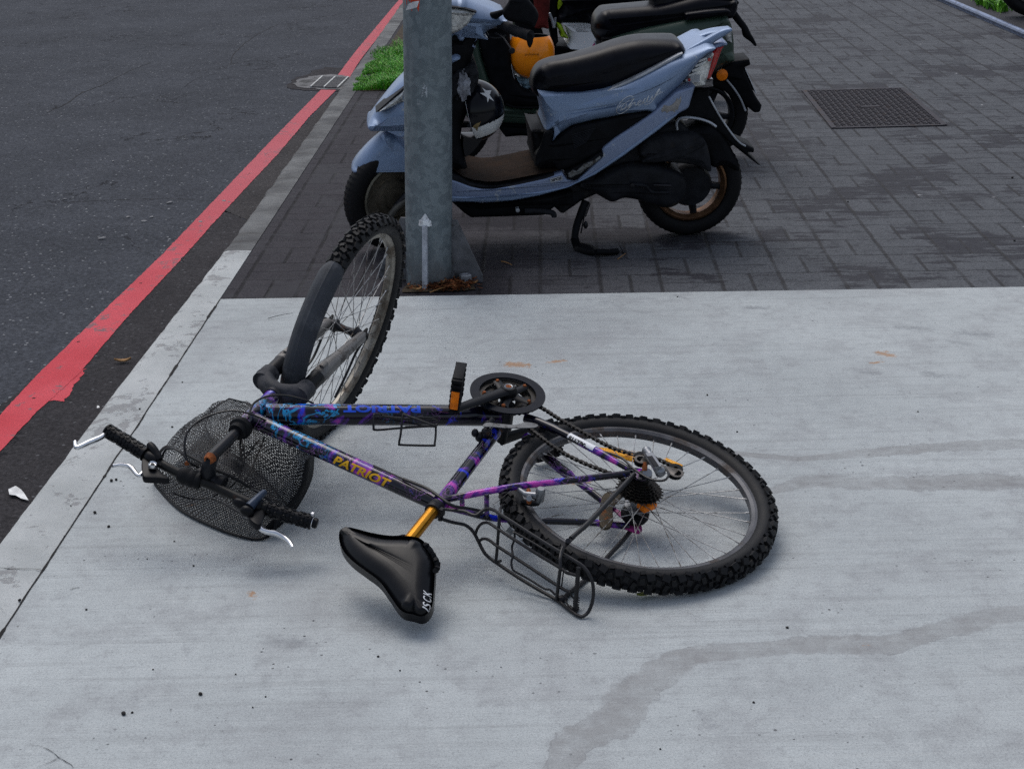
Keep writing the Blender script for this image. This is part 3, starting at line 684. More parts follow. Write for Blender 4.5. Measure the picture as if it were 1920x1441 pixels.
# writing on the tubes
tow=lambda P,rad,extra:nrm(toL(CAM)-P)
def tt(name,s_,a,b,y,r,h,mat,tilt=0,**kw):
    A=by(*a,y);B=by(*b,y); v=tow((A+B)/2,0,0); d=nrm(B-A); v=nrm(v-d*(v@d)); u=np.cross(v,d); v=nrm(v*math.cos(tilt)+u*math.sin(tilt))
    mb=MB(); text_tube(mb,s_,A,B,r,v,h,**kw); return mb.build(name,mat,bike,smooth=False)
tt('lettering','PATRIOT',(633,859),(739,907),0,.0195,.0215,M_yel,-.28,shear=.25,bold=.035)
tt('lettering','PATRIOT',(786,778),(642,777),0,.0265,.022,M_bluD,-.62,bold=.045)
A=by(1068,819,-.051);B=by(1116,844,-.0595); v=tow(A,0,0); mb=MB(); d=nrm(B-A); v=nrm(v-d*(v@d)); u=np.cross(v,d)
mb.lathe(A,d,[(.0106,0),(.0106,np.linalg.norm(B-A))],14,ref=nrm(v*.8+u*.5),a0=-.75,a1=.9); mb.build('sticker',M_wht,bike)
tt('lettering','PARALLTTII',(1114,844),(1070,821),-.0555,.0109,.009,M_blk,-.05,bold=.06)
# seat post, clamp, saddle
sp0=by(812,957); sp1=by(765,1016)
mb=MB(); d=nrm(sp1-sp0); u,w_=perp(d)
V=[];n=36
for i,t in enumerate((0,1)):
    for k_ in range(n):
        a=2*math.pi*k_/n; rr=.0145*(1-.05*(k_%6<2)); V.append(sp0+(sp1-sp0)*t+rr*(math.cos(a)*u+math.sin(a)*w_))
mb.add(V,[(k_,(k_+1)%n,n+(k_+1)%n,n+k_) for k_ in range(n)]); mb.build('seat_post',M_gold,bike,angle=20)
mb=MB(); mb.cyl(sp0-d*.022,sp0+d*.004,.0195,n=24); q=sp0-d*.008; mb.cyl(q+V3(-.02,-.012,.0),q+V3(-.02,.02,.0),.006,n=12); mb.box(q+V3(-.017,.0,0),V3(.008,0,0),V3(0,.008,0),V3(0,0,.008)); mb.build('seat_clamp',M_steel,bike,angle=30)
# saddle: plan from the photograph laid on the saddle's own plane (it sits twisted, its left edge near the ground)
Ns=RB.T@np.array([-.0294,-.3829,.9233]); Xs=nrm(V3(1,0,0)-Ns*Ns[0]); Ws=np.cross(Ns,Xs); SP0=sp1+Ns*.022
def bs(px,py,h=0.): return bp(px,py,SP0+Ns*h,Ns)
def sl_(q): d=q-SP0; return (d@Xs,d@Ws)
SO=[(636,1000),(640,992),(652,989),(668,993),(700,1004),(730,1011),(762,1013),(786,1017),(800,1028),(812,1046),(817,1062),(816,1085),(814,1110),(811,1135),(802,1150),(790,1156),(775,1153),(752,1147),(731,1121),(712,1097),(686,1077),(662,1057),(646,1038),(637,1018)]
pp=[sl_(bs(*p,-.017)) for p in SO]; xc=np.mean([p[0] for p in pp])
def s3(a,y,b): return tuple(SP0+Xs*a+Ws*b+Ns*(y+.008*math.cos((a-xc)*16)-.10*b*b))
mb=slab(pp,-.044,.002,.042,.036,n=120,K_=12,to3=s3)
sad=mb.build('saddle',M_vinyl,bike,angle=60)
from mathutils.bvhtree import BVHTree
bvh=BVHTree.FromPolygons([Vector(v) for v in mb.v],mb.f)
mb=MB(); C_=bs(800,1121); X_=nrm(bs(801,1104)-bs(799,1140)); X_=-X_ if X_@(bs(800,1104)-C_)<0 else X_
Y_=nrm(np.cross(Ns,X_)); pos=-.021
for ch_,wd_ in (('I',.0036),('S',.0115),('C',.0115),('K',.0115)):
    V,Fc,asp=text2d(ch_,bold=.012); W=[]; pos+=wd_/2
    for x,y in V:
        q=C_+X_*(pos+x/asp*wd_*.98)+Y_*(y*.0165); h=bvh.ray_cast(Vector(q+Ns*.1),Vector(-Ns)); W.append(np.array(h[0])+Ns*.0008 if h[0] else q)
    mb.add(W,Fc); pos+=wd_/2+.0035
mb.build('lettering',M_wht,sad,smooth=False)
# torn rear edge + rails
mb=MB(); E_=cat([bs(797,1020,-.006),bs(808,1034,-.008),bs(816,1048,-.008),bs(820,1060,-.008),bs(816,1070,-.006)],4)
mb.tube([e+Ns*.004*math.sin(i*2.4)+Xs*-.001*(i%3) for i,e in enumerate(E_)],[.0055+.0012*abs(math.sin(i*1.9)) for i in range(len(E_))],7); mb.build('torn_cover',M_blk2,sad,angle=20)
mb=MB()
for s in(-1,1): mb.tube(cat([bs(700,1036,-.025)+Ws*s*.008,SP0-Ns*.034+Xs*.03+Ws*s*.014,SP0-Ns*.034-Xs*.03+Ws*s*.016,bs(790,1085,-.03)+Ws*s*.02],6),.0035,8)
mb.cyl(SP0-Ns*.030-Ws*.02,SP0-Ns*.030+Ws*.02,.010,n=14); mb.build('saddle_rail',M_steel,sad)
# crankset
CR=V3(0,-.062,0); u0=nrm(by(855,768,-.075)-CR)
CC=by(952,737,-.058); CC[1]=0; O_=V3(CC[0],0,CC[2])
def ring(name,mat,r0,r1,y,th,teeth=0,parent=None,slots=0):
    mb=MB(); n=teeth*4 if teeth else 96; V=[];Q=[]
    for i in range(n):
        a=2*math.pi*i/n; ro=r1*(1+(.03 if teeth and i%4 in(1,2) else (-.012 if teeth else 0)))
        for rr,s in ((r0,-1),(ro,-1),(ro,1),(r0,1)): V.append((O_[0]+math.cos(a)*rr,y+s*th/2,O_[2]+math.sin(a)*rr))
    for i in range(n):
        j=(i+1)%n
        for q in range(4): Q.append((i*4+q,j*4+q,j*4+(q+1)%4,i*4+(q+1)%4))
    mb.add(V,Q); return mb.build(name,mat,parent,angle=30)
arm_end=by(853,767,-.083)
mb=MB(); A0=O_+V3(0,-.066,0)
mb.lathe(O_,(0,1,0),[(0,-.078),(.017,-.078),(.021,-.072),(.024,-.060),(.024,-.048),(0,-.048)],30)
dv=arm_end-A0; mb.tube([A0,A0+dv*.12,A0+dv*.9,arm_end],[.020,.0165,.0135,.0145],12,flat=.55,up=nrm(np.cross(dv,V3(0,1,0))))
a0=math.atan2((arm_end-A0)[2],(arm_end-A0)[0])
bolts=[]
for i in range(5):
    a=a0+R_(34)+2*math.pi*i/5; d=V3(math.cos(a),0,math.sin(a)); c_=O_+V3(0,-.055,0); t=np.cross(d,V3(0,1,0))
    mb.tube([c_+d*.015,c_+d*.045,c_+d*.062],[.016,.0115,.0125],8,flat=.35,up=t); bolts.append(c_+d*.060)
cr=mb.build('crankset',M_blk,bike,angle=45)
ring('chainring',M_chain,.060,.086,-.050,.0025,42,cr); ring('chainring',M_chain,.043,.067,-.042,.0025,32,cr); ring('chainring',M_chain,.022,.046,-.034,.0025,22,cr)
ring('chain_guard',pm('navy black guard',(.004,.006,.012),.4,spec=.1,dirt=((.012,.014,.02),.35,20),bump=0),.072,.0955,-.0585,.0035,0,cr)
for b in bolts:
    mb=MB(); mb.lathe(b,(0,1,0),[(0,-.007),(.0035,-.007),(.0048,-.005),(.0048,.004)],12); mb.build('bolt',M_rust,cr)
mb=MB(); mb.lathe(O_,(0,1,0),[(0,-.0765),(.004,-.0765),(.0085,-.0792),(.0105,-.0795),(.0125,-.077)],20); mb.build('bolt_cap',[M_sil],cr); mb=MB(); mb.lathe(O_,(0,1,0),[(0,-.0795),(.0075,-.0795),(.0075,-.077)],14); mb.build('bolt',M_rust,cr)
def pedal(O,sgn,pxref,label):
    """sgn -1: to the right (up in the picture)"""
    a=V3(0,sgn,0); f=nrm(pxref); up_=np.cross(a,f); mb=MB()
    mb.cyl(O,O+a*.105,.0065,n=12); mb.cyl(O+a*.004,O+a*.02,.012,n=14)
    c_=O+a*.062
    for s in(-1,1):
        mb.box(c_+f*.034*s,a*.045,f*.0045,up_*.0125)
        for i in range(7): mb.box(c_+f*.040*s+a*(-.042+.014*i),a*.0036,f*.0045,up_*.0135)
    for s in(-1,1): mb.box(c_+a*.044*s,a*.0045,f*.036,up_*.0125)
    mb.box(c_+a*.012,a*.018,f*.012,up_*.012)
    for i in range(-3,4): mb.box(c_+a*(.014*i)+up_*.009,a*.002,f*.03,up_*.0018)
    p=mb.build('pedal',M_blk2,bike,bevel=.0012,label=label)
    for s in(-1,1):
        m2=MB(); m2.box(c_-a*.008+f*.0475*s,a*.024,f*.0020,up_*.0095); m2.build('reflector',M_org,p,bevel=.001)
    return p
fv=toL(CAM)-arm_end; fv[1]=0
pedal(arm_end,-1,nrm(fv)+V3(.08,0,0),'right pedal standing up with an orange reflector')
le=by(1030,852,.09); mb=MB(); LO_=O_+V3(0,.075,0); LO_[0]=.0; LO_[2]=0
le=V3(*(-1*(arm_end))); le[1]=.083
mb.tube([V3(0,.04,0),V3(0,.075,0)],.014,14); mb.tube([V3(0,.07,0),le*.5+V3(0,.036,0),le],[.018,.014,.0145],12,flat=.6,up=V3(0,1,0)); mb.build('crank_arm',M_blk,bike); pedal(le,1,V3(.3,0,1),'left pedal against the ground with an orange reflector')
# front derailleur
fd=[(906,798),(925,796),(960,800),(1000,802),(1012,800),(1000,796),(985,790),(955,794),(930,790),(912,792)]
mb=slab([(p[0],p[2]) for p in [by(x,z,-.052) for x,z in [(905,800),(912,793),(935,795),(965,797),(985,792),(1008,796),(1004,802),(980,803),(950,803),(925,801)]]],-.054,-.052,.0005,n=40,K_=1); mb.build('front_derailleur',pm('grey steel cage',(.12,.125,.13),.35,.7,dirt=((.05,.05,.05),.4,50)),bike)
mb=MB(); q=by(912,812,-.02)
for dx,dy,dz,rr in ((0,0,0,.014),(.012,.012,.01,.011),(-.008,-.012,.012,.009),(.004,-.022,-.006,.008),(.02,.0,.02,.009)): mb.ball(q+V3(dx,dy,dz),V3(rr,0,0),V3(0,rr*1.3,0),V3(0,0,rr),12,8)
mb.cyl(q+V3(0,-.02,.0),q+V3(.0,-.035,-.02),.006,n=10); mb.build('derailleur_clamp',M_steel,bike)
# chain
def chain(pts,name='chain'):
    G=cat(pts,12); L=[0]
    for a,b in zip(G[:-1],G[1:]): L.append(L[-1]+np.linalg.norm(b-a))
    n=int(L[-1]/.0127); mb=MB(); ar=np.array(G)
    def at(s): return np.array([np.interp(s,L,ar[:,i]) for i in range(3)])
    for i in range(n):
        a=at(i*.0127);b=at((i+1)*.0127); d=nrm(b-a); y=V3(0,1,0); y=nrm(y-d*(y@d)); z=np.cross(d,y); c_=(a+b)/2; wv=.0033 if i%2 else .0022
        for s in(-1,1):
            mb.box(c_+y*wv*s,d*.0045,y*.0005,z*.0030)
            for e in(a,b): mb.tube([e+y*(wv*s-.0006),e+y*(wv*s+.0006)],.0046,8)
        mb.cyl(a-y*.0042,a+y*.0042,.0026,n=8)
    return mb.build(name,M_chain,bike,smooth=False)
chain([by(992,752,-.048),by(1022,768,-.050),by(1050,786,-.052),by(1100,814,-.054),by(1150,840,-.056),by(1198,854,-.058)])
chain([by(985,797,-.048),by(1045,842,-.049),by(1100,870,-.048),by(1160,893,-.047),by(1172,905,-.047)])
chain([by(1228,858,-.062),by(1245,866,-.062),by(1272,880,-.062)])
# rear derailleur
rd=MB(); J=lambda x,z,y=-.075:by(x,z,y)
rd.cyl(J(1214,892,-.066),J(1214,886,-.09),.011,n=16)
rd.tube([J(1212,846,-.092),J(1224,862,-.096),J(1236,884,-.094)],[.011,.013,.012],12,flat=.8); rd.ball(J(1212,845,-.09),V3(.011,0,0),V3(0,.012,0),V3(0,0,.011),14,8); rd.ball(J(1238,884,-.09),V3(.013,0,0),V3(0,.014,0),V3(0,0,.013),14,8)
rd.box(J(1225,863,-.107),(J(1236,880,-.107)-J(1214,848,-.107))*.40,V3(0,.003,0),np.cross(nrm(J(1236,880)-J(1214,848)),V3(0,1,0))*.009)
rdo=rd.build('rear_derailleur',M_sil,bike)
mb=MB(); mb.box(J(1224.5,864,-.1105),(J(1232,875,-.1105)-J(1217,853,-.1105))*.42,V3(0,.0008,0),np.cross(nrm(J(1236,880)-J(1214,848)),V3(0,1,0))*.006); mb.build('badge',M_blk,rdo)
cg=MB()
for (x,z) in ((1203,861),(1266,884)):
    cg=MB()
    O2=J(x,z,-.06); cg.lathe(O2,(0,1,0),[(.005,-.012),(.017,-.012),(.0175,-.010),(.0175,.010),(.017,.012),(.005,.012)],20); 
    for k_ in range(10):
        a=k_*.628; d=V3(math.cos(a),0,math.sin(a)); cg.box(O2+d*.0185,d*.003,V3(0,.0015,0),np.cross(d,V3(0,1,0))*.002)
    cg.build('jockey_wheel',M_blk2,rdo,smooth=False)
cg=MB()
for y in(-.074,-.046):
    a,b=J(1203,861,y),J(1268,886,y); cg.tube([a,(a+b)/2+V3(0,0,-.004),b],[.0155,.0075,.0155],10,flat=.12,up=np.cross(nrm(b-a),V3(0,1,0))); cg.lathe(a,(0,1,0),[(.012,-.001),(.0175,-.001),(.0175,.001),(.012,.001),(.012,-.001)],18); cg.lathe(b,(0,1,0),[(.012,-.001),(.018,-.001),(.018,.001),(.012,.001),(.012,-.001)],18)
cg.build('derailleur_cage',pm('dirty grey cage',(.12,.11,.10),.4,.6,dirt=((.05,.04,.03),.4,50)),rdo)
mb=MB(); mb.cyl(J(1209,882,-.09),J(1209,872,-.10),.007,n=6); mb.cyl(J(1209,874,-.098),J(1209,866,-.105),.004,n=10); mb.build('bolt',M_rust,rdo,smooth=False)
# cables along the frame
def cable(pts,r=.0026,name='cable',mat=None,par=bike,n=6): return T_(name,cat(pts,n),r,mat or M_cab,8,par)
cable([by(1130,846,-.068),by(1165,858,-.072),by(1190,880,-.08),by(1220,898,-.09),by(1245,900,-.095),by(1254,888,-.095),by(1246,876,-.092)],.0028)
cable([by(755,897,-.024),by(800,915,-.03),by(830,935,-.034),by(850,948,-.03),by(880,953,-.01),by(905,958,.0)],.0036)
cable([by(700,872,-.022),by(755,897,-.024)],.002)
# cantilever brake
mb=MB(); b0=by(1012,930,-.062); b1=by(985,926,-.06); b2=by(968,913,-.045)
mb.tube([b2,b1,b0],[.005,.0065,.010],10); mb.lathe(b0,(0,1,0),[(0,-.022),(.008,-.022),(.011,-.016),(.011,.012),(0,.012)],18); mb.cyl(by(992,934,-.075),by(992,930,-.04),.0065,n=12)
cb=mb.build('brake_arm',M_sil,bike); mb=MB(); mb.cyl(by(992,942,-.05),by(991,918,-.055),.0055,n=6); mb.build('bolt',M_rust,cb,smooth=False); mb=MB(); mb.cyl(b2+V3(0,-.006,0),b2+V3(0,.006,0),.006,n=10); mb.build('bolt',M_rust,cb,smooth=False)
mb=MB(); mb.ball(by(994,942,-.028),V3(.02,0,.012),V3(0,.007,0),V3(-.004,0,.008),14,8); mb.build('brake_pad',M_blk,cb)
cable([b2,by(955,922,-.03),by(930,942,.0),by(925,945,0)],.0008,'brake_wire',M_spk); cable([by(925,945,0),by(940,985,.03),by(952,998,.045)],.0008,'brake_wire',M_spk)
mb=MB(); mb.tube([by(952,990,.05),by(962,1000,.058)],[.011,.009],8,flat=.4); mb.build('brake_arm',M_sil,bike)
# bottle cage
W=lambda x,y,yy=0.:by(460+x/3.0025,380+y/3.0025,yy)
mb=MB(); rr=.0028
mb.tube(cat([W(800,1192,-.03),W(735,1190,-.032),W(724,1200,-.03),W(722,1262,-.01),W(738,1278,0),W(870,1268,.01),W(1058,1256,.03)],5),rr,8)
mb.tube(cat([W(1078,1252,.02),W(1075,1215,-.01),W(1040,1210,-.03),W(930,1206,-.045),W(890,1190,-.055),W(875,1300,-.02),W(866,1352,.005),W(880,1362,.01),W(1050,1366,.012),W(1066,1355,.01),W(1072,1275,-.01),W(1055,1258,-.02),W(900,1262,-.03)],5),rr,8)
mb.tube(cat([W(893,1192,-.056),W(960,1215,-.055),W(1060,1252,-.05),W(1080,1248,-.05)],5),rr,8)
mb.tube(cat([W(770,1200,-.03),W(900,1215,-.028),W(1000,1205,-.03)],5),rr*1.3,8)
mb.build('bottle_cage',M_rack,bike)
# rear rack
Cc=lambda x,y,yy:by(760+x/4.803,880+y/4.803,yy)
def rk(pts,r=.0036,name='rack_bar',n=5): return T_(name,cat(pts,n),r,M_rack,8,rack)
mb=MB(); ol=[Cc(330,445,.012),Cc(430,475,.02),Cc(530,495,.028),Cc(590,535,.034),Cc(630,590,.042),Cc(660,650,.05),Cc(710,745,.06),Cc(760,795,.065),Cc(820,838,.066),Cc(1000,960,.066),Cc(1180,1068,.066),Cc(1360,1172,.066),Cc(1500,1278,.064),Cc(1560,1315,.058),Cc(1600,1320,.045),Cc(1655,1270,.03),Cc(1690,1160,0),Cc(1690,1040,-.03),Cc(1660,950,-.048),Cc(1600,870,-.056),Cc(1500,805,-.058),Cc(1250,655,-.058),Cc(1000,495,-.056),Cc(860,405,-.05),Cc(800,365,-.044),Cc(740,352,-.036),Cc(690,372,-.03),Cc(640,408,-.026),Cc(600,405,-.024),Cc(540,378,-.022),Cc(440,365,-.018),Cc(345,355,-.012)]
mb.tube(cat(ol,4),.0040,8); rack=mb.build('rack',M_rack,bike,label='bent black wire luggage rack over the rear wheel')
rk([Cc(632,575,.036),Cc(655,520,.02),Cc(695,482,0),Cc(745,478,-.012),Cc(800,510,-.016),Cc(950,610,-.018),Cc(1200,768,-.018),Cc(1390,882,-.018),Cc(1450,925,-.018),Cc(1500,940,-.02),Cc(1550,955,-.03)])
rk([Cc(668,640,.045),Cc(700,622,.035),Cc(750,632,.028),Cc(830,690,.024),Cc(1000,800,.022),Cc(1200,932,.022),Cc(1400,1062,.022),Cc(1485,1105,.02)])
rk([Cc(985,565,-.03),Cc(1100,628,-.036),Cc(1280,738,-.036),Cc(1340,790,-.03),Cc(1400,825,-.02)],.0022,'spring_clip')
rk([Cc(975,560,-.02),Cc(985,590,-.01),Cc(975,650,.0),Cc(960,700,.012),Cc(968,780,.02),Cc(955,830,.03),Cc(968,900,.04),Cc(1020,935,.045),Cc(1120,990,.046),Cc(1250,1070,.046),Cc(1300,1080,.046),Cc(1350,1125,.05)],.0026,'spring_clip')
rk([Cc(895,318,-.02),Cc(862,340,-.035),Cc(850,400,-.045),Cc(838,560,-.01),Cc(828,700,.03),Cc(815,838,.064)]); rk([Cc(818,838,.064),Cc(858,820,.07)],.0036)
rk([Cc(1396,885,-.04),Cc(1380,1010,0),Cc(1362,1172,.06)],.004); rk([Cc(1425,905,-.03),Cc(1408,1045,.02)],.0016)
rk([Cc(1560,880,-.05),Cc(1550,1000,-.02),Cc(1530,1265,.056)],.005)
mb=MB()
for i in range(44):
    a=i*.8; t=i/43; c_=Cc(1542,1145,.03)*(1-t)+Cc(1535,1255,.055)*t; d=nrm(Cc(1535,1255,.055)-Cc(1542,1145,.03)); u,w_=perp(d)
    if i: mb.tube([pv,c_+.0065*(math.cos(a)*u+math.sin(a)*w_)],.0015,5)
    pv=c_+.0065*(math.cos(a)*u+math.sin(a)*w_)
mb.build('spring',M_steel,rack)
rk([Cc(1470,1110,.03),Cc(1535,1180,.045),Cc(1555,1255,.055),Cc(1535,1275,.058),Cc(1485,1225,.055)],.002,'spring_clip')
rk([Cc(1440,1180,.05),Cc(1480,1235,.055),Cc(1530,1270,.058)],.002,'spring_clip')
# struts
stt=cat([by(1189,889,-.074),by(1150,930,-.074),by(1105,978,-.072),Cc(1490,620,-.070)],4)
T_('strut',stt,[.0062]*(len(stt)-3)+[.0055]*3,M_rack,10,rack)
mb=MB(); mb.box((Cc(1500,620,-.070)+Cc(1420,700,-.066))/2,(Cc(1420,700,-.066)-Cc(1500,620,-.070))*.55,V3(0,.0012,0),V3(.004,0,.006)); mb.cyl(Cc(1465,650,-.062),Cc(1465,640,-.08),.006,n=6); mb.build('strut_bracket',M_steel,rack,smooth=False)
rk([Cc(1420,700,-.066),Cc(1405,740,-.064),Cc(1395,800,-.062),Cc(1396,885,-.05)],.004)
T_('strut',cat([by(1186,990,.074),by(1170,1010,.076),by(1148,1034,.078),by(1110,1075,.076),Cc(1480,1110,.074),Cc(1400,1175,.07)],4),.0055,M_rack,10,rack)
mb=MB(); q=Cc(1410,1165,.068)
mb.ball(q,V3(.012,0,.003),V3(0,.009,0),V3(0,0,.011),10,6); mb.build('strut_bracket',M_steel,rack)
# fork
U=nrm(FH-LO+AX*0); leg=-AX
CW=LO-AX*.062
def leg_(s,far=False):
    a=CW+LF*s*.052; b=FH+LF*s*.052-FW*.004
    mb=MB(); mb.tube([a+AX*.012,a-AX*.02,a-AX*.035,a-AX*.095],[.0165,.018,.0205,.0205],18); up_=mb.build('fork_stanchion',M_blk,bike)
    p0=a-AX*.088; mb=MB(); mb.tube([p0,p0-AX*.002,p0-AX*.03,p0+(b-p0)*.45,b+AX*.012,b-AX*.004],[.0205,.0220,.0220,.0180,.0145,.010],18); 
    g_=mb.build('fork_leg',M_fork,bike)
    m2=MB(); m2.box(b-AX*.006,LF*.003,FW*.011,AX*.018); m2.cyl(b+LF*s*.014,b-LF*s*.002,.009,n=12); m2.build('dropout',M_blk2,g_,smooth=False)
    m3=MB(); m3.box(p0-AX*.03-FW*.020,LF*.007,FW*.008,AX*.013); m3.build('brake_boss',M_fork,g_,bevel=.002)
    return g_
leg_(1); leg_(-1)
mb=MB(); 
mb.tube(cat([CW-LF*.062-AX*.010,CW-LF*.048+AX*.004,CW-LF*.026+AX*.024,CW+AX*.034,CW+LF*.026+AX*.024,CW+LF*.048+AX*.004,CW+LF*.062-AX*.010],5),[.021]+[.026]*29+[.021],18,flat=.92,up=FW)
for s in(-1,1): mb.cyl(CW+LF*s*.052+AX*.018,CW+LF*s*.052-AX*.030,.0255,n=20)
mb.cyl(CW+AX*.02,LO-AX*.005,.021,.019,20); mb.build('fork_crown',M_crown,bike,angle=60)
uF=nrm(AX); fwl=wheel('wheel',FH,LF,uF,'front wheel turned sideways with scuffed beige rim',M_rim,False)
T_('valve',[FH+LF*.0+ (bp(668,742,FH,LF)-FH)*.93,FH+(bp(664,727,FH,LF)-FH)*.86],[.004,.0035],M_blk,10,fwl)
T_('valve',[by(1012,862,0),by(994,856,0)],[.0045,.004],M_blk,10,rw)
# mudguard over the front tyre: from the crown forward
aa,_=wang(600,497,FH,LF,uF); ab,_=wang(560,742,FH,LF,uF)
w_=np.cross(LF,uF)
def guard():
    A0,A1=aa+(R_(9) if aa>ab else -R_(9)),ab
    while A1-A0>math.pi: A1-=2*math.pi
    while A1-A0<-math.pi: A1+=2*math.pi
    print('guard',math.degrees(A0),math.degrees(A1))
    mb=MB(); n=60; pr=[]
    for i in range(n+1):
        a=A0+(A1-A0)*i/n; d=math.cos(a)*uF+math.sin(a)*w_; wd=.033*min(1,.8+i/4*.2); rw_=[]
        for layer in(0,1):
            for j in range(17):
                t=-1+2*j/16 if layer==0 else 1-2*j/16; ph=t*1.25; rr=.0362-(.002 if layer else 0)+ (.0011*math.cos(t*28) if layer==0 else 0)
                if i<2: rr-=.0015*(2-i)/2
                rw_.append(FH+d*(.3035+math.cos(ph)*rr)+LF*math.sin(ph)*rr*wd/.034)
        pr.append(rw_)
    V=[p for r_ in pr for p in r_]; m=34; Q=[]
    for i in range(n):
        for j in range(m): Q.append((i*m+j,i*m+(j+1)%m,(i+1)*m+(j+1)%m,(i+1)*m+j))
    Q.append(tuple(range(m))); Q.append(tuple(n*m+j for j in range(m))[::-1]); mb.add(V,Q); return mb.build('mudguard',M_rubg,bike,angle=50)
guard()
# stem and headset
mb=MB(); mb.lathe(LO,AX,[(.0,-.016),(.021,-.016),(.024,-.012),(.024,-.002),(.021,0)],28); mb.build('headset',M_steel,bike)
mb=MB(); mb.lathe(UP,AX,[(.021,.006),(.027,.008),(.028,.022),(.022,.026),(.021,.040),(.0,.040)],28); hs=mb.build('headset',M_blk2,bike)
mb=MB(); q0=UP+AX*.034; mb.tube([q0,TOP],[.0125,.0135],18)
mb.tube(cat([TOP-AX*.012,TOP+FW*.02+AX*.004,CLP],5),[.0150,.0150,.0150,.0155,.0165,.0170,.0175,.0185,.019,.0195,.0195],16); 
mb.cyl(CLP-LF*.026,CLP+LF*.026,.0185,n=20); stem=mb.build('stem',pm('scuffed black stem',(.010,.011,.014),.36,.2,dirt=((.06,.032,.02),.33,24),bump=.2),bike,angle=50)
mb=MB(); mb.lathe(TOP,AX,[(.0,.006),(.005,.006),(.0065,.012),(.010,.013),(.012,.009),(.0145,-.002)],20); mb.build('bolt',M_rust,stem)
mb=MB(); q=CLP+LF*.034; mb.lathe(q,LF,[(.0,-.009),(.022,-.009),(.022,.009),(0,.009)],24); mb.build('clamp_ring',M_blk,stem,bevel=.001)
# handlebar on the plane through the clamp spanned by the bar and the steering axis
def hb(px,py,off=0.): return bp(px,py,CLP+FW*off,FW)
H_=[hb(203,808),hb(235,827),hb(268,848),hb(300,868),hb(330,884),hb(362,898),hb(388,906),hb(430,925),hb(468,942),hb(500,953),hb(540,966),hb(583,978)]
Hc=cat(H_,4)
bar=T_('handlebar',Hc,.0115,pm('worn black handlebar',(.012,.012,.012),.42,.2,dirt=((.06,.028,.016),.34,20),bump=.2),18)
def along(i0,i1,n=20):
    a=np.array(Hc); t=np.linspace(i0*4,i1*4,n); return [np.array([np.interp(x,range(len(a)),a[:,k_]) for k_ in range(3)]) for x in t]
def grip(i0,i1,label):
    P=along(i0,i1,26); mb=MB(); mb.tube(P,.0158,20); N=11; d=nrm(P[-1]-P[0]); u,w2=perp(d)
    for i in range(1,N):
        c_=P[int(i/N*25)]
        for k_ in range(8):
            a=2*math.pi*(k_+.5*(i%2))/8; nn=math.cos(a)*u+math.sin(a)*w2; mb.lathe(c_+nn*.0150,nn,[(0,.0028),(.0042,.0028),(.0050,.0010)],8); 
    for t in(0,-1): mb.lathe(P[t],d,[(.0158,-.003),(.0185,-.002),(.0185,.002),(.0158,.003)],20)
    return mb.build('grip',M_blk,bar,label=label)
grip(0,2.15,'right grip'); grip(9.0,11,'left grip')
def rings(i0,i1,prof,name,mat,par=bar):
    P=along(i0,i1,len(prof)); mb=MB(); mb.tube(P,prof,20); return mb.build(name,mat,par,angle=30)
rings(2.25,2.9,[.014,.0175,.0175,.0175,.015],'shifter',M_blk); rings(4.2,5.6,[.0145,.020,.0215,.0215,.0195,.021,.021,.0185,.021,.021,.018],'shifter',M_blk2)
rings(8.0,8.75,[.014,.0175,.018,.018,.0175,.015],'shifter',M_blk)
mb=MB(); q=hb(352,868,-.004); mb.lathe(q,-FW*.3+AX*.7,[(0,.008),(.005,.008),(.006,0)],10); mb.build('bolt',M_rust,bar)
T_('shifter_lever',cat([hb(300,862,-.01),hb(290,845,-.018),hb(280,832,-.022)],4),[.008,.009,.009,.009,.010,.010,.010,.009,.008],M_blk,12,bar)
T_('shifter_lever',cat([hb(468,950,-.012),hb(482,935,-.02),hb(496,922,-.022)],4),[.012,.012,.011,.010,.0095,.009,.0085,.008,.0075],pm('blue black lever',(.03,.045,.075),.35,.2),12,bar)
mb=MB(); mb.ball(hb(463,958,-.006),LF*.018,FW*.014,AX*.013,16,10); mb.ball(hb(450,944,-.006),LF*.02,FW*.013,AX*.010,16,10); mb.build('bell',M_blk,bar)
def hplate(name,pxs,off,th,mat,par=bar):
    P=[hb(x,y,off) for x,y in pxs]; LFo=[((p-CLP)@LF,(p-CLP)@AX) for p in P]
    mb=slab(LFo,off-th/2,off+th/2,.003,n=48,K_=2,to3=lambda a,y,b:tuple(CLP+LF*a+FW*y+AX*b)); return mb.build(name,mat,par)
hplate('brake_bracket',[(267,862),(266,880),(268,896),(274,900),(296,901),(318,902),(306,892),(296,882),(290,868),(280,860)],.006,.018,M_blk)
hplate('brake_bracket',[(474,952),(464,968),(470,980),(482,988),(490,985),(497,965),(500,955),(486,950)],.006,.018,M_blk)
mb=MB(); mb.lathe(hb(286,872,-.012),-FW,[(.0,.003),(.0065,.003),(.009,.006),(.0105,.004),(.0105,-.004)],20); mb.build('gear_window',[M_sil2],bar)
mb=MB(); mb.lathe(hb(286,872,-.0145),-FW,[(0,.003),(.0055,.003),(.0055,0)],16); mb.build('gear_display',M_blk,bar)
def lever(pts,r,label): 
    G=cat(pts,5); n=len(G); return tag(T_('brake_lever',G,[r*1.15*(1.1-.35*abs(2*i/(n-1)-1)) for i in range(n)],M_sil2,12,bar),label)
lever([hb(211,873,.016),hb(225,871,.018),hb(240,873,.020),hb(248,878,.020),hb(256,888,.018),hb(262,891,.014),hb(268,884,.010)],.0048,'right silver brake lever')
lever([hb(486,982,.012),hb(490,992,.016),hb(502,997,.02),hb(515,999,.022),hb(530,1006,.025),hb(542,1015,.025),hb(549,1026,.025)],.0058,'left silver brake lever')
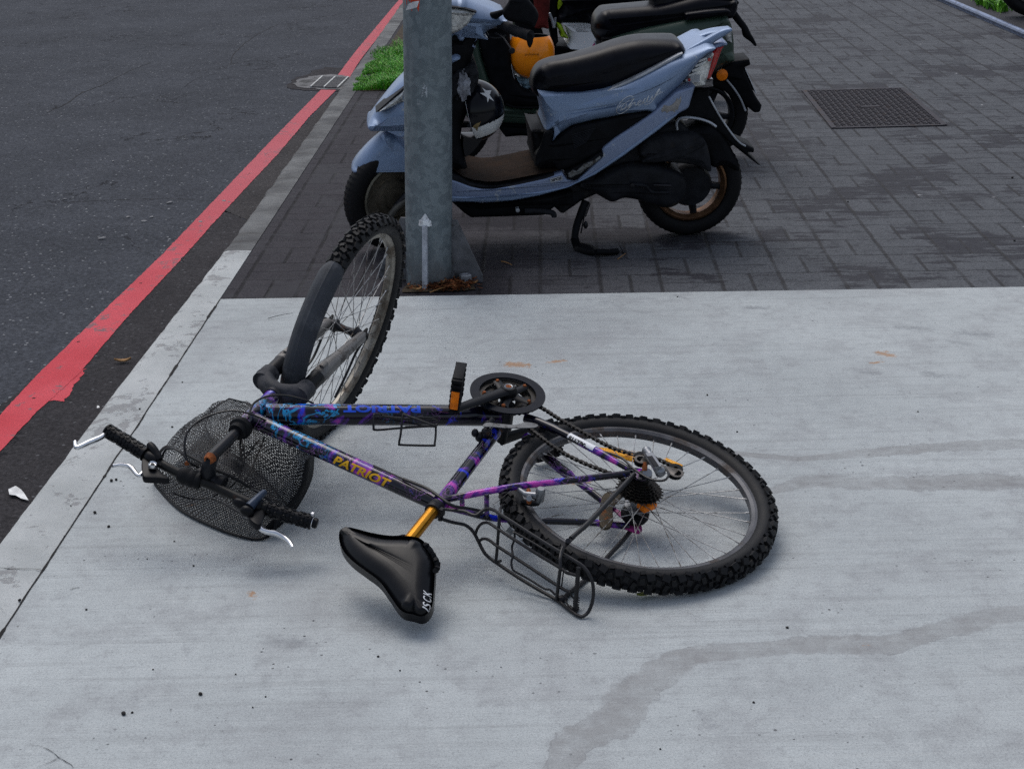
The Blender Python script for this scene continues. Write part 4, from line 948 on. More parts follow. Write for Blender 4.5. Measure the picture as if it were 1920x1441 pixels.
lever([hb(206,803,0),hb(200,805,0),hb(194,816,0),hb(182,823,0),hb(165,830,0),hb(150,837,0),hb(143,838,0),hb(141,828,0)],.0058,'bent silver bar end beyond the right grip')
mb=MB(); e=Hc[-1]; d=nrm(Hc[-1]-Hc[-4]); mb.lathe(e-d*.004,d,[(0,0),(.0135,0),(.0135,.008),(0,.008)],18); mb.box(e-FW*.017,LF*.0025,FW*.010,AX*.0035); mb.build('bar_clamp',M_sil2,bar)
mb=MB(); mb.lathe(e+d*.005,d,[(0,0),(.0115,0),(.0125,.002),(.0125,.009),(.010,.011),(0,.011)],18); mb.build('end_plug',M_blk,bar)
# brake and gear cables in loops
g3=lambda x,y,z:toL(gnd(x,y,z))
cable([g3(300,868,.20),g3(312,842,.24),g3(335,845,.25),g3(360,870,.22),g3(400,885,.16),g3(412,892,.14)],.0026)
cable([g3(352,868,.20),g3(346,835,.24),g3(355,805,.27),g3(385,782,.29),g3(430,770,.30),g3(470,776,.29),g3(520,798,.25),g3(560,815,.22)],.0026)
cable([by(466,783,-.02),by(475,757,-.035),by(500,743,-.045),by(535,741,-.045),by(570,749,-.04),by(588,756,-.03)],.0026)
cable([g3(400,930,.10),g3(440,905,.10),g3(458,860,.12),g3(452,815,.17),g3(462,800,.22)],.0024)
cable([g3(445,925,.08),g3(470,880,.08),g3(488,840,.12),g3(495,820,.18)],.0024); cable([g3(420,922,.08),g3(445,880,.08),g3(470,845,.10),g3(485,825,.14)],.0024)
cable([g3(325,925,.12),g3(360,935,.08),g3(400,935,.08),g3(450,960,.08),g3(470,965,.1)],.0024)
cable([g3(440,905,.09),g3(470,915,.12),g3(495,925,.14)],.002)
cable([FH+LF*.062-AX*.0+FW*.0,bp(668,660,FH+LF*.062,LF),bp(650,700,FH+LF*.062,LF),bp(628,745,FH+LF*.062,LF)],.0036)
cable([FH-LF*.055,bp(590,665,FH-LF*.05,LF),bp(572,690,FH-LF*.05,LF)],.0036)
# basket: crushed net bag hanging from the bars
M1=[(290,905,.006),(335,953,.006),(400,987,.006),(455,1006,.006),(492,1009,.006),(515,988,.03),(512,945,.09),(455,905,.13),(400,878,.16),(345,850,.17),(310,838,.15),(288,872,.07)]
B1=[(385,800,.01),(400,830,.004),(450,860,.004),(500,900,.004),(545,955,.008),(574,910,.06),(588,852,.12),(540,800,.15),(500,772,.16),(462,755,.16),(430,747,.15),(395,768,.08)]
def netmesh():
    A_=[g3(*p) for p in M1]; B_=[g3(*p) for p in B1]; n=12; A2=cat(A_,8,True); B2=[B_[i]*(1-j/8)+B_[(i+1)%12]*j/8 for i in range(12) for j in range(8)]; N=len(A2); Kk=22
    V=[];UV=[]
    for j in range(Kk+1):
        t=j/Kk
        for i in range(N+1):
            q=A2[i%N]*(1-t)+B2[i%N]*t; bul=math.sin(math.pi*t)*.012
            wn=noise.noise(Vector(q)*11)*.036*math.sin(math.pi*min(1,t*1.1))+noise.noise(Vector(q)*26)*.013
            p=toW(q); p[2]=max(.004,p[2]+wn+ (bul if p[2]>.03 else 0)); V.append(toL(p)); UV.append((i/N*1.05,t*.27))
    Q=[]
    for j in range(Kk):
        for i in range(N): Q.append((j*(N+1)+i,j*(N+1)+i+1,(j+1)*(N+1)+i+1,(j+1)*(N+1)+i))
    # base cap
    c_=sum(B2)/N; base=len(V); rg=6
    for r_ in range(rg+1):
        t=r_/rg
        for i in range(N+1):
            p=B2[i%N]*(1-t)+c_*t; V.append(p+AX*0.0); d=p-c_; UV.append((d[0]*1.0+3,d[1]+d[2]*.7+3))
    for r_ in range(rg):
        for i in range(N): Q.append((base+r_*(N+1)+i,base+r_*(N+1)+i+1,base+(r_+1)*(N+1)+i+1,base+(r_+1)*(N+1)+i))
    me=bpy.data.meshes.new('basket'); me.from_pydata([tuple(v) for v in V],[],Q); me.materials.append(M_net); ul=me.uv_layers.new(name='UVMap')
    for l in me.loops: ul.data[l.index].uv=UV[l.vertex_index]
    for p in me.polygons: p.use_smooth=True
    o=bpy.data.objects.new('basket',me); COL.objects.link(o); o.parent=bike; o['label']='crushed black net basket under the handlebar'
    T_('rim',A2,.0038,M_blk,8,o,closed=True,cap=False)
    T_('rim',[p for p in B2],.0022,M_blk,8,o,closed=True,cap=False)
    sb=MB(); e=[g3(545,955,.012),g3(574,912,.05),g3(588,853,.11),g3(590,845,.12)]; f=[g3(500,1004,.008),g3(556,925,.06),g3(580,868,.12),g3(586,848,.12)]
    return o
bk=netmesh()
# solid skirt at the near right corner of the basket, bracket plate
mb=MB(); S1=cat([g3(588,852,.13),g3(583,900,.07),g3(550,960,.02),g3(500,1006,.01)],6); S2=cat([g3(572,862,.15),g3(562,912,.09),g3(530,955,.05),g3(498,985,.04)],6)
n=len(S1); V=S1+S2; mb.add(V,[(i,i+1,n+i+1,n+i) for i in range(n-1)]); o=mb.build('skirt',M_blk2,bk); md_=o.modifiers.new('s','SOLIDIFY'); md_.thickness=.002
mb=MB(); a,b,c_,d_=g3(425,868,.10),g3(452,883,.09),g3(444,868,.13),g3(420,852,.14)
q=[g3(415,868,.13),g3(448,888,.12),g3(456,874,.14),g3(424,853,.15)]; nn=nrm(np.cross(q[1]-q[0],q[3]-q[0])); mb.box(sum(q)/4,(q[1]-q[0])*.5,(q[3]-q[0])*.5,nn*.0012); mb.cyl(g3(445,873,.14),g3(445,873,.15),.005,n=6)
mb.tube([q[3],g3(432,830,.18),g3(446,812,.22)],[.007,.006,.007],8,flat=.3); mb.tube([q[2],g3(450,835,.17),g3(452,812,.22)],[.007,.006,.007],8,flat=.3); mb.build('basket_bracket',M_steel,bk,smooth=False)
# ---------------- scooters ----------------
M_sblk=pm('black body plastic',(.006,.0065,.008),.5,var=.3,spec=.05,dirt=((.018,.017,.016),.27,14)); M_sblk2=pm('matt black body plastic',(.017,.018,.021),.65,var=.3,spec=.04,dirt=((.026,.024,.021),.34,11))
def mat_paint(name,base,fleck,scr=(.45,.48,.5),sa=.27,metal=.55,rough=.34):
    k=K(name); v=k.coord(); n=k.noise(v,4,3); f=k.noise(v,900,1); s=k.noise(v,34,7,.8,dist=.5); s2=k.noise(v,6,4,.6); dl=k.noise(v,1,3,.6,st=(9,9,160))
    c=k.mix(n.step(.3,.7),tuple(x*.88 for x in base),tuple(x*1.1 for x in base)); c=k.mix(f.step(.5,.8)*.35,c,fleck)
    ch=(s*.62+s2*.38).step(.5+(.5-sa)*.42,.5+(.5-sa)*.42+.02); c=k.mix(ch*.75,c,scr)
    c=k.mix((1-s2.step(.25,.5))*.22,c,(.12,.12,.12))
    k.bump(ch*-.5,.15,.0006)
    return k.fin(c,.40+s2*.15+ch*.3,metal*.65,.15)
M_blue=mat_paint('light blue metallic paint',(.165,.235,.365),(.42,.50,.63),metal=.62)
M_blueL=mat_paint('faded blue panel',(.17,.22,.34),(.32,.38,.50),sa=.31,metal=.5)
M_blueD=mat_paint('slate blue panel',(.16,.21,.34),(.28,.34,.46),sa=.3)
M_green=mat_paint('dark green paint',(.022,.045,.030),(.05,.08,.06),(.1,.11,.1),.2,.3)
M_pwht=mat_paint('white scooter paint',(.80,.81,.82),(.85,.85,.85),(.25,.25,.25),.2,.0)
M_lime=pm('lime paint',(.28,.42,.01),.35,coat=.4); M_pink=pm('pink paint',(.50,.03,.20),.35,coat=.3)
M_seat=pm('scooter seat vinyl',(.0025,.003,.006),.36,var=.25,dirt=((.006,.007,.010),.35,5),bump=.35,bs=700,bd=.0004,spec=.13)
M_mat=pm('muddy floor mat',(.022,.014,.010),.75,var=.35,spec=.03,dirt=((.06,.045,.034),.28,9),bump=.4,bs=60,bd=.003)
M_eng=pm('engine black',(.012,.013,.016),.5,.0,var=.3,spec=.08,dirt=((.032,.030,.027),.36,10),bump=.3)
M_brz=pm('bronze rim',(.16,.085,.045),.38,.75,dirt=((.05,.035,.03),.35,25))
M_lens=pm('clear lamp lens',(.50,.51,.50),.12,.35,var=.4,sc_=40,bump=.5,bs=120,bd=.002,coat=.8)
M_redl=pm('red lamp lens',(.34,.012,.010),.2,var=.25,sc_=50,bump=.4,bs=200,coat=.8)
M_smoke=pm('smoked lamp lens',(.09,.085,.09),.15,.3,coat=.8)
M_silk2=pm('dull silver foot rest',(.13,.135,.135),.4,.4,dirt=((.04,.035,.03),.45,40),bump=.4)
M_silk=pm('silver plastic',(.34,.36,.39),.4,.2,dirt=((.15,.15,.15),.35,20))
M_hblk=pm('gloss black shell',(.002,.0025,.005),.16,var=.3,spec=.2,bump=0)
M_hwht=pm('gloss white shell',(.56,.57,.57),.25,var=.1,coat=.2,bump=0,dirt=((.25,.24,.22),.3,14))
M_horg=pm('gloss orange shell',(.95,.27,.008),.25,var=.08,coat=.25,bump=0,dirt=((.35,.12,.01),.3,12))
def scooter_frame(rear,front,lean):
    r=gnd(*rear); f=gnd(*front); X=nrm(f-r); Yl=np.cross(V3(0,0,1),X)
    Z=nrm(V3(0,0,1)*math.cos(lean)+Yl*math.sin(lean)); Y=np.cross(Z,X)
    return r,X,Y,Z
class SC:
    def __init__(s,rear,front,lean,label,wb=None):
        s.O,s.X,s.Y,s.Z=scooter_frame(rear,front,lean); s.R=np.array([s.X,s.Y,s.Z])
        s.e=empty('scooter',frame(s.O,s.X,s.Y,s.Z),label,'scooter','scooters parked in a row across the pavement')
    def p(s,px,py,y=0.):
        return s.R@(onp(px,py,s.O+s.Y*y,s.Y)-s.O)
    def out(s,pxs,y): return [(q[0],q[2]) for q in (s.p(a,b,y) for a,b in pxs)]
    def slab(s,name,pxs,y0,y1,rin,mat,ry=None,ye=None,parent=None,**kw):
        """outline read on the plane y=ye (default: near rim)"""
        ye=y1-.35*(ry or min(rin,(y1-y0)/2)) if ye is None else ye
        lab=kw.pop('label',None); b=kw.pop('angle',50)
        mb=slab(s.out(pxs,ye),y0,y1,rin,ry,**kw); return mb.build(name,mat,parent or s.e,angle=b,label=lab)
    def tube(s,name,pts,r,mat,n=10,sm=4,parent=None,**kw):
        mb=MB(); P=cat([s.p(*q) for q in pts],sm) if sm else [s.p(*q) for q in pts]
        if hasattr(r,'__len__'): r=np.interp(np.linspace(0,1,len(P)),np.linspace(0,1,len(r)),r)
        mb.tube(P,r,n,**kw); return mb.build(name,mat,parent or s.e)
def sc_wheel(S_,O,ax,R,w_,rimR,rimmat,label,discmat=None,disc=0,hr_=.055):
    ax=nrm(ax); mb=MB(); a=np.linspace(-2.3,2.3,26); rr=(R-rimR)/2*1.02
    pr=[(R-rr+math.copysign(abs(math.cos(t))**.8,math.cos(t))*rr,math.sin(t)*w_/2) for t in a]
    mb.lathe(O,ax,pr+[pr[0]],80); 
    u,v=perp(ax)
    t_=mb.build('wheel',M_rub2,S_.e,angle=40,label=label)
    g=MB()
    for i in range(56):
        b=2*math.pi*i/56; d=math.cos(b)*u+math.sin(b)*v; t=-math.sin(b)*u+math.cos(b)*v
        for sgn in(-1,1):
            for q in range(3):
                ph=.18+.28*q; 
                c_=O+d*(R-rr+math.cos(ph)*rr*1.004)+ax*(sgn*math.sin(ph)*w_/2*1.004); nn=nrm(math.cos(ph)*d+math.sin(ph)*ax*sgn)
                e=nrm(t*.5*(1)+np.cross(nn,t)*sgn); g.box(c_,e*.008,np.cross(nn,e)*.0022,nn*.0012)
    g.build('tread',M_sblk2,t_,smooth=False)
    rm=MB(); L_=w_*.36
    rm.lathe(O,ax,[(rimR+.004,-L_),(rimR-.004,-L_-.003),(rimR-.010,-L_+.004),(rimR-.018,-L_*.6),(rimR-.018,L_*.6),(rimR-.010,L_-.004),(rimR-.004,L_+.003),(rimR+.004,L_)],60); 
    r_=rm.build('rim',rimmat,t_,angle=30)
    sp=MB()
    for i in range(5):
        b=2*math.pi*i/5+.5; d=math.cos(b)*u+math.sin(b)*v; t=np.cross(ax,d)
        sp.tube([O+d*.03,O+d*(rimR-.014)],[.020,.014],8,flat=1.1,up=t)
    if disc: sp.lathe(O,ax,[(0,-.02),(rimR-.016,-.012),(rimR-.016,.012),(0,.02)],40); sp.lathe(O,ax,[(0,.032),(.07,.03),(.085,.012)],40); sp.lathe(O,ax,[(0,-.032),(.07,-.03),(.085,-.012)],40)
    sp.lathe(O,ax,[(0,-.045),(hr_-.01,-.045),(hr_,-.02),(hr_,.02),(hr_-.01,.045),(0,.045)],40); sp.build('hub',discmat or M_eng,t_)
    return t_
c1=lambda L:[(640+x/2.8825,y/2.8825) for x,y in L]
c2=lambda L:[(960+x/2.882,y/2.882) for x,y in L]
c5=lambda L:[(840+x/5.542,60+y/5.542) for x,y in L]
c4=lambda L:[(1020+x/4.8,y/4.8) for x,y in L]
c7=lambda L:[(640+x/5.7625,220+y/5.7625) for x,y in L]
# ---- blue scooter ----
A=SC((1288,437),(736,462),R_(5),'light blue scooter with black seat on its side stand, behind the grey pole')
sc_wheel(A,V3(0,0,.212),(0,1,0),.212,.095,.142,M_brz,'rear wheel with bronze rim',hr_=.088)
fx=A.p(738,372,0)[0]; st=R_(24); fax=V3(-math.sin(st),math.cos(st),0)
sc_wheel(A,V3(fx,0,.207),fax,.207,.09,.135,pm('dull rim',(.16,.15,.12),.45,.5),'front wheel turned to the left',pm('brown brake hub',(.07,.06,.045),.6,.2,dirt=((.15,.12,.08),.4,20)),1)
# seat
A.slab('seat',c2([(97,450),(108,395),(140,350),(200,322),(300,302),(430,268),(560,225),(680,200),(830,196),(890,205),(917,240),(905,278),(860,312),(800,345),(700,396),(620,442),(560,477),(480,507),(350,524),(200,526),(140,512),(105,482)]),-.115,.115,.105,M_seat,ry=.075,ye=.0,n=140,K_=9,wf=lambda x,z:.72+.28*min(1,max(0,(.62-x)/.35)))
A.slab('seat_base',c2([(480,505),(700,400),(905,290),(900,312),(700,418),(560,485),(470,514)]),-.12,.135,.01,M_silk,n=60)
# body side
A.slab('body',c2([(145,505),(165,580),(185,660),(176,722),(225,712),(214,776),(330,692),(450,657),(600,627),(772,606),(890,490),(960,410),(1025,320),(1100,252),(1060,245),(960,290),(860,330),(700,415),(600,460),(500,492),(380,515),(250,518)]),-.165,.165,.06,M_blue,ry=.055,ye=.14,n=160,K_=8,wf=lambda x,z:.62+.38*min(1,max(0,(x+.42)/.30)) if x<-.1 else 1-.25*max(0,(x-.35)/.3),label='light blue body side with raised script lettering',sharp=True)
A.slab('side_panel',c2([(180,715),(225,708),(214,778),(340,692),(600,628),(775,604),(640,715),(480,828),(300,918),(250,924),(215,885),(125,902),(130,842),(152,800)]),-.155,.160,.02,M_sblk,ry=.012,ye=.158,n=120,sharp=True)
mb=MB()
for i in range(9):
    a=A.p(960+(320+i*2)/2.882,(730+i*9)/2.882,.162); b=A.p(960+(452-i*6)/2.882,(693+i*9)/2.882,.162); mb.tube([a,b],.0022,6)
mb.build('vent',M_eng,A.e)
# sweeping lower panel
A.slab('lower_panel',c2([(-1035,968)])and c1([(560,958),(620,975),(700,1005),(760,1018),(820,1017),(950,995),(1100,962)])+c2([(272,930),(300,971),(345,976),(398,930),(490,842),(488,802),(560,745),(660,680),(760,612),(890,495),(990,464),(955,585),(888,622),(790,702),(600,842),(450,942),(300,1012),(150,1054),(0,1082)])+c1([(900,1088),(760,1097),(600,1083),(560,1070)]),-.175,.175,.010,M_blueL,ry=.010,ye=.17,n=200,K_=6,sharp=True,wf=lambda x,z:.66+.36*min(1,max(0,(x+.42)/.30)) if x<-.1 else 1,label='blue lower panel with scratched paint')
A.slab('panel_edge',c2([(885,500),(990,466),(984,480),(880,580),(780,668),(600,800),(450,912),(300,985),(300,1008),(450,940),(600,840),(790,700),(888,620),(955,585),(945,600),(885,640),(790,718),(600,858),(450,958),(300,1026),(150,1068),(0,1094),(-200,1094),(-200,1040),(0,1040),(150,1010)])[12:] ,-.15,.171,.004,M_blue,ye=.165,n=120,sharp=True) if 0 else None
# lighter ridge along the lower half of the sweep
A.slab('trim_strip',c2([(300,1006),(440,930),(600,822),(760,700),(840,640),(905,602),(892,622),(790,704),(600,844),(450,944),(300,1014),(150,1056),(0,1084),(-200,1090),(-330,1090),(-330,1060),(-200,1064),(0,1056),(150,1034)]),.10,.179,.006,M_blue,ye=.175,n=140,sharp=True,wf=lambda x,z:.80+.2*min(1,max(0,(x+.42)/.30)) if x<-.1 else 1)
# chipped patch and bolt by the tail
A.slab('chipped_patch',c2([(806,596),(822,568),(846,574),(866,566),(884,548),(892,528),(902,540),(914,516),(914,548),(902,572),(896,596),(884,592),(880,610),(868,598),(850,602),(838,612),(826,600),(812,608)]),.165,.1772,.0004,pm('bare grey primer',(.24,.23,.22),.8,var=.2,sc_=60),ry=.0004,ye=.176,sharp=True,n=60,K_=1,parent=[o for o in A.e.children if o.name.startswith('lower_panel')][0])
mb=MB(); P=[A.p(960+x/2.882,y/2.882,.1) for x,y in [(812,585),(830,560),(860,572),(885,545),(900,520),(916,515),(910,560),(893,590),(880,610),(862,598),(835,600),(815,605)]]
# floorboard
A.slab('floorboard',c1([(560,930),(640,955),(700,990),(820,1012),(950,990),(1100,955),(1150,938),(1150,955),(1100,975),(950,1010),(820,1032),(700,1012),(600,975)]),-.17,.172,.006,M_sblk2,ye=.165,n=90,sharp=True)
mb=MB(); prof=[(590,905),(625,935),(660,960),(720,978),(790,985),(850,982),(950,965),(1050,945),(1160,925),(1200,915)]
N_=[A.p(*q,.155) for q in c1(prof)]; V=[];Q=[]
for y in np.linspace(-.155,.158,14):
    for q in N_: V.append((q[0],y,q[2]+.004+.004*noise.noise((q[0]*9,y*9,0))))
n=len(N_)
for i in range(13):
    for j in range(n-1): Q.append((i*n+j,i*n+j+1,(i+1)*n+j+1,(i+1)*n+j))
mb.add(V,Q); mb.build('floor_mat',M_mat,A.e)
A.tube('floor_rim',[(q[0],q[1],-.165) for q in c1([(600,850),(680,880),(780,905),(880,893),(980,868),(1060,850)])],.010,M_silk)
# badge box on the lower panel
mb=MB(); q=A.p(1043,336,.182); mb.box(q,A_x:=nrm(A.p(1031,339,.18)-A.p(1054,333,.18))*.024,V3(0,.0015,0),np.cross(nrm(A_x),V3(0,1,0))*.0085); mb.build('badge',M_silk,A.e)
mb=MB(); text_plane(mb,'SIPOE',q+V3(0,.0022,0),-nrm(A_x)*-1*-1 if 0 else nrm(A.p(1054,333,.18)-A.p(1031,339,.18)),V3(0,0,1),.040,.011,bold=.03); mb.build('lettering',M_sblk,A.e,smooth=False)
# raised script: strokes as thin tubes on the body side
bv=None
def script(strokes,r,name,mat,y=.1):
    global bv
    body=[o for o in A.e.children if o.name.startswith('body')][0]
    if bv is None: bv=BVHTree.FromPolygons([v.co for v in body.data.vertices],[tuple(p.vertices) for p in body.data.polygons])
    mb=MB()
    for s_ in strokes:
        P=[]
        for x,y_ in cat([V3(x,y_,0) for x,y_ in s_],5) if 0 else [(q[0],q[1]) for q in cat([(a,b) for a,b in s_],5)]:
            px,py=1140+x/10.294,120+y_/10.294; d=RC.T@np.array([(px-960)/F,(py-720.5)/F,1.]); dl=Vector(A.R@d); o=Vector(A.R@(CAM-A.O)); h=bv.ray_cast(o,dl)
            if h[0]: P.append(np.array(h[0])+np.array(h[1])*.0006)
        if len(P)>2: mb.tube(P,r,6)
    return mb.build(name,mat,body)
script([[(490,640),(440,620),(360,640),(270,710),(200,800),(165,880),(185,945),(250,955),(330,915),(380,870),(400,850)],[(400,860),(380,830),(430,760),(500,670),(440,690),(330,760),(250,850),(300,870),(360,830)],
 [(500,660),(450,750),(390,870),(470,770),(520,740),(515,790),(560,790)],[(560,790),(600,750),(640,720),(620,700),(580,740),(575,790),(620,790),(660,760)],[(660,760),(690,700),(720,660),(680,740),(700,760),(740,720),(770,650),(790,610),(760,690),(755,735),(790,730)],
 [(790,730),(830,670),(860,610),(850,660),(870,680),(900,630),(960,520),(1000,485),(900,650),(820,750),(740,790),(700,780)],[(930,610),(1010,560)],[(990,580),(1020,520)],[(1030,555),(1060,540)],[(200,860),(240,800),(300,760),(350,770),(340,830),(280,880),(230,890)]],.0019,'script_lettering',pm('chrome script',(.50,.53,.57),.3,.5,bump=0))
# grab rail
A.slab('grab_rail',c2([(884,322),(895,300),(960,258),(1060,203),(1130,165),(1180,153),(1182,172),(1100,226),(1020,285),(950,328),(905,338)]),.055,.095,.012,M_blue,ye=.085,label='light blue rear grab rail')
A.slab('grab_rail',c2([(915,256),(920,226),(1000,186),(1090,160),(1180,152),(1150,172),(1060,190),(1000,214),(960,250)]),-.095,-.02,.02,M_blue,ye=-.05)
A.slab('tail_cover',c2([(905,262),(1000,235),(1100,200),(1140,215),(1060,262),(960,310),(905,318)]),-.10,.085,.03,M_blueD,ye=.0)
# lamps
tl=A.slab('tail_lamp',c2([(888,497),(930,440),(1010,332),(1082,278),(1092,290),(1060,420),(1040,462),(972,470)]),-.085,.098,.02,M_lens,ye=.085,ry=.018,sharp=True,n=90,label='clear rear lamp cluster')
A.slab('tail_lens',c2([(1080,282),(1102,256),(1142,247),(1104,350),(1072,422),(1044,428),(1062,360)]),-.09,.092,.016,M_redl,ye=.08,sharp=True,parent=tl)
A.slab('lamp_base',c2([(985,470),(1040,430),(1085,425),(1085,465),(1040,475)]),-.08,.09,.01,M_smoke,ye=.08,sharp=True,parent=tl)
mb=MB(); mb.lathe(A.p(1292,149.5,.101),(0,1,0),[(0,-.004),(.006,-.003),(.006,.003),(0,.004)],14); mb.lathe(A.p(1330,112,.098),(0,1,0),[(0,-.004),(.007,-.003),(.007,.003),(0,.004)],14); mb.build('bulb',M_redl,tl)
mb=MB(); mb.lathe(A.p(1291.7,170,.13),(0,1,0),[(0,.003),(.007,.002),(.007,-.01),(0,-.01)],14); mb.build('bolt',M_eng,A.e)
st_=MB()
for i in range(6):
    t=i/5; a=A.p(*[(p) for p in c2([(945+t*85,452-t*128)])[0]],.099); st_.box(a,V3(.016,0,-.006),V3(0,.0012,0),V3(.0016,0,.0035))
st_.build('reflector_stripe',M_hwht,tl,smooth=False); mb=MB(); mb.box(A.p(*c2([(990,425)])[0],.0995),V3(.018,0,0),V3(0,.001,0),V3(0,0,.014)); mb.build('inner_reflector',M_silk,tl,smooth=False)
# rear mudguard
A.slab('mud_flap',c2([(995,475),(1068,470),(1062,520),(1130,640),(1215,757),(1310,800),(1306,824),(1272,822),(1345,893),(1330,892),(1200,790),(1090,700),(960,640),(880,640),(900,600)]),-.07,.06,.015,M_sblk,ye=.05,n=120,sharp=True)
A.tube('flap_edge',[(q[0],q[1],.062) for q in c2([(1064,522),(1130,640),(1215,757),(1262,790)])],.0035,M_silk)
A.slab('rear_fender',c2([(820,690),(900,695),(1000,684),(1100,690),(1180,790),(1230,908),(1200,920),(1152,898),(1085,905),(1040,840),(960,780),(860,740)]),-.06,.075,.03,M_sblk,ye=.06)
A.tube('bracket',[(q[0],q[1],.10) for q in c2([(893,700),(890,662),(920,636),(1000,640),(1065,660),(1102,684)])],.0095,M_silk,flat=.5)
# engine
eng=A.slab('engine',c2([(365,985),(470,955),(560,905),(690,884),(860,915),(935,960),(950,1040),(905,1108),(830,1130),(700,1092),(610,1078),(540,1098),(450,1052),(372,1022)]),-.10,.135,.035,M_eng,ye=.125,n=120)
A.slab('air_filter',c2([(688,832),(722,762),(800,732),(960,724),(1020,740),(1062,800),(1075,925),(1000,898),(900,885),(750,868)]),.02,.145,.03,M_sblk2,ye=.13,n=100)
A.slab('cover_rib',c2([(700,865),(850,800),(1010,745),(1040,790),(900,860),(760,880)]),.05,.152,.02,M_sblk2,ye=.14)
A.tube('kick_lever',[(q[0],q[1],.155) for q in c2([(648,996),(720,1004),(745,1030),(770,1040),(850,1040)])],.0065,M_eng,parent=eng); A.tube('kick_lever',[(q[0],q[1],.15) for q in c2([(765,1000),(860,1003)])],.0045,M_steel,parent=eng,sm=0)
mb=MB(); mb.lathe(A.p(*c2([(650,1000)])[0],.158),(0,1,0),[(0,.005),(.008,.004),(.008,-.01)],14); mb.build('bolt',M_steel,eng)
A.tube('intake_hose',[(q[0],q[1],.10) for q in c2([(380,980),(430,975),(480,985)])],.022,M_sblk2)
A.slab('frame_block',c2([(0,1060),(150,1040),(300,1000),(450,930),(640,800),(800,690),(900,650),(960,700),(900,800),(760,900),(620,960),(480,1040),(370,1090),(330,1120),(270,1158),(240,1130),(200,1100),(0,1110)]),-.10,.09,.02,M_eng,ye=.08,n=120,sharp=True)
A.slab('belly_pan',c1([(590,1085),(760,1100),(900,1090),(1153,1050),(1250,1030),(1250,1110),(1153,1120),(1100,1165),(900,1172),(700,1178),(660,1150)]),-.12,.13,.02,M_sblk,ye=.12,sharp=True)
A.tube('foot_peg',[(q[0],q[1],.14) for q in c1([(990,1140),(1060,1140),(1140,1150),(1150,1172)])],.011,M_sblk2)
mb=MB(); mb.lathe(A.p(*c1([(953,1136)])[0],.15),(0,1,0),[(0,.004),(.008,.003),(.008,-.02)],14); mb.build('bolt',M_silk,A.e)
# side stand (left side, foot on the ground)
g_=lambda px,py,z=.006:A.R@(gnd(px,py,z)-A.O)
mb=MB(); top=A.p(*c2([(400,1085)])[0],.10); kn=A.R@(gnd(1077,462,.012)-A.O); ft=g_(1165,470); md2=g_(1118,472,.02)
mb.tube(cat([top,(top+kn)/2+V3(.012,0,0),kn+V3(.0,0,.03)],4),[.017,.016,.016,.015,.015,.015,.014,.014,.014],10); mb.tube(cat([kn+V3(0,0,.035),g_(1084,462,.012),g_(1105,469,.012),md2],4),[.018]*4+[.022,.026,.028,.028,.026,.022,.018,.014,.012],10,flat=.8,up=V3(0,0,1))
mb.tube([md2,g_(1140,473,.014),g_(1158,471,.012)],[.013,.013,.013],10); mb.box(ft+V3(0,0,.008),V3(.006,0,.012),V3(0,.022,0),V3(.003,0,.003))
std=mb.build('side_stand',M_sblk,A.e)
mb=MB(); a0_=A.p(*c2([(415,1100)])[0],.115); b0_=A.p(*c2([(390,1170)])[0],.118); d=nrm(b0_-a0_); u,w_=perp(d)
P=[a0_+(b0_-a0_)*i/120+.007*(math.cos(i*.9)*u+math.sin(i*.9)*w_) for i in range(121)]; mb.tube(P,.0013,5); mb.tube([b0_,A.p(*c2([(372,1260)])[0],.118)],.003,6); mb.ball(A.p(*c2([(398,1215)])[0],.11),V3(.010,0,0),V3(0,.008,0),V3(0,0,.016),10,6); mb.build('spring',M_steel,std)
# front: fender, fork, apron, headset cover
A.slab('front_fender',c1([(54,915),(72,868),(110,820),(160,768),(215,722),(258,704),(330,720),(430,760),(520,830),(560,920),(500,925),(420,905),(345,900),(250,932),(150,954),(80,948)]),-.075,.075,.07,M_blue,ry=.06,ye=.02,n=120,K_=8,label='light blue front fender with hairline scratches',wf=lambda x,z:.8+.2*min(1,abs(x-fx)/.1))
A.tube('fork_arm',[(q[0],q[1],.075) for q in c1([(420,900),(400,1000),(330,1080),(300,1120)])],.016,M_steel)
A.tube('fork_arm',[(q[0],q[1],.08) for q in c1([(250,1190),(300,1120),(380,1060)])],.014,pm('ribbed fork link',(.10,.095,.085),.5,.4))
ap=A.slab('apron',c1([(362,390),(300,455),(240,525),(180,600),(140,664),(152,683),(200,686),(245,683),(262,700),(300,745),(350,805),(440,850),(520,840),(585,700),(588,560),(612,330),(640,265),(590,225),(520,210),(440,260)]),-.16,.16,.13,M_blue,ry=.11,ye=.03,n=150,K_=9,label='light blue front apron with chipped nose',wf=lambda x,z:1-.55*max(0,min(1,(x-1.02)/.38)))
A.slab('turn_signal',c1([(345,478),(290,520),(230,575),(198,605),(260,590),(345,548)]),.02,.118,.03,M_lens,ye=.11,sharp=True,wf=lambda x,z:1-.35*max(0,min(1,(x-1.25)/.2)))
A.slab('signal_trim',c1([(345,468),(230,568),(185,608),(196,606),(345,484)]),.02,.112,.004,M_eng,ye=.11,sharp=True)
ls=A.slab('leg_shield',c5([(-330,120),(-100,0),(60,-20),(320,-30),(325,40),(300,110),(270,182),(240,290),(215,370),(250,335),(285,322),(305,370),(322,440),(318,500),(300,570),(240,720),(150,960),(128,1090),(140,1200),(165,1290),(200,1400),(120,1420),(-100,1450),(-260,1330),(-330,700)]),-.165,.14,.05,M_sblk,ye=.11,n=150,sharp=True,ry=.03)
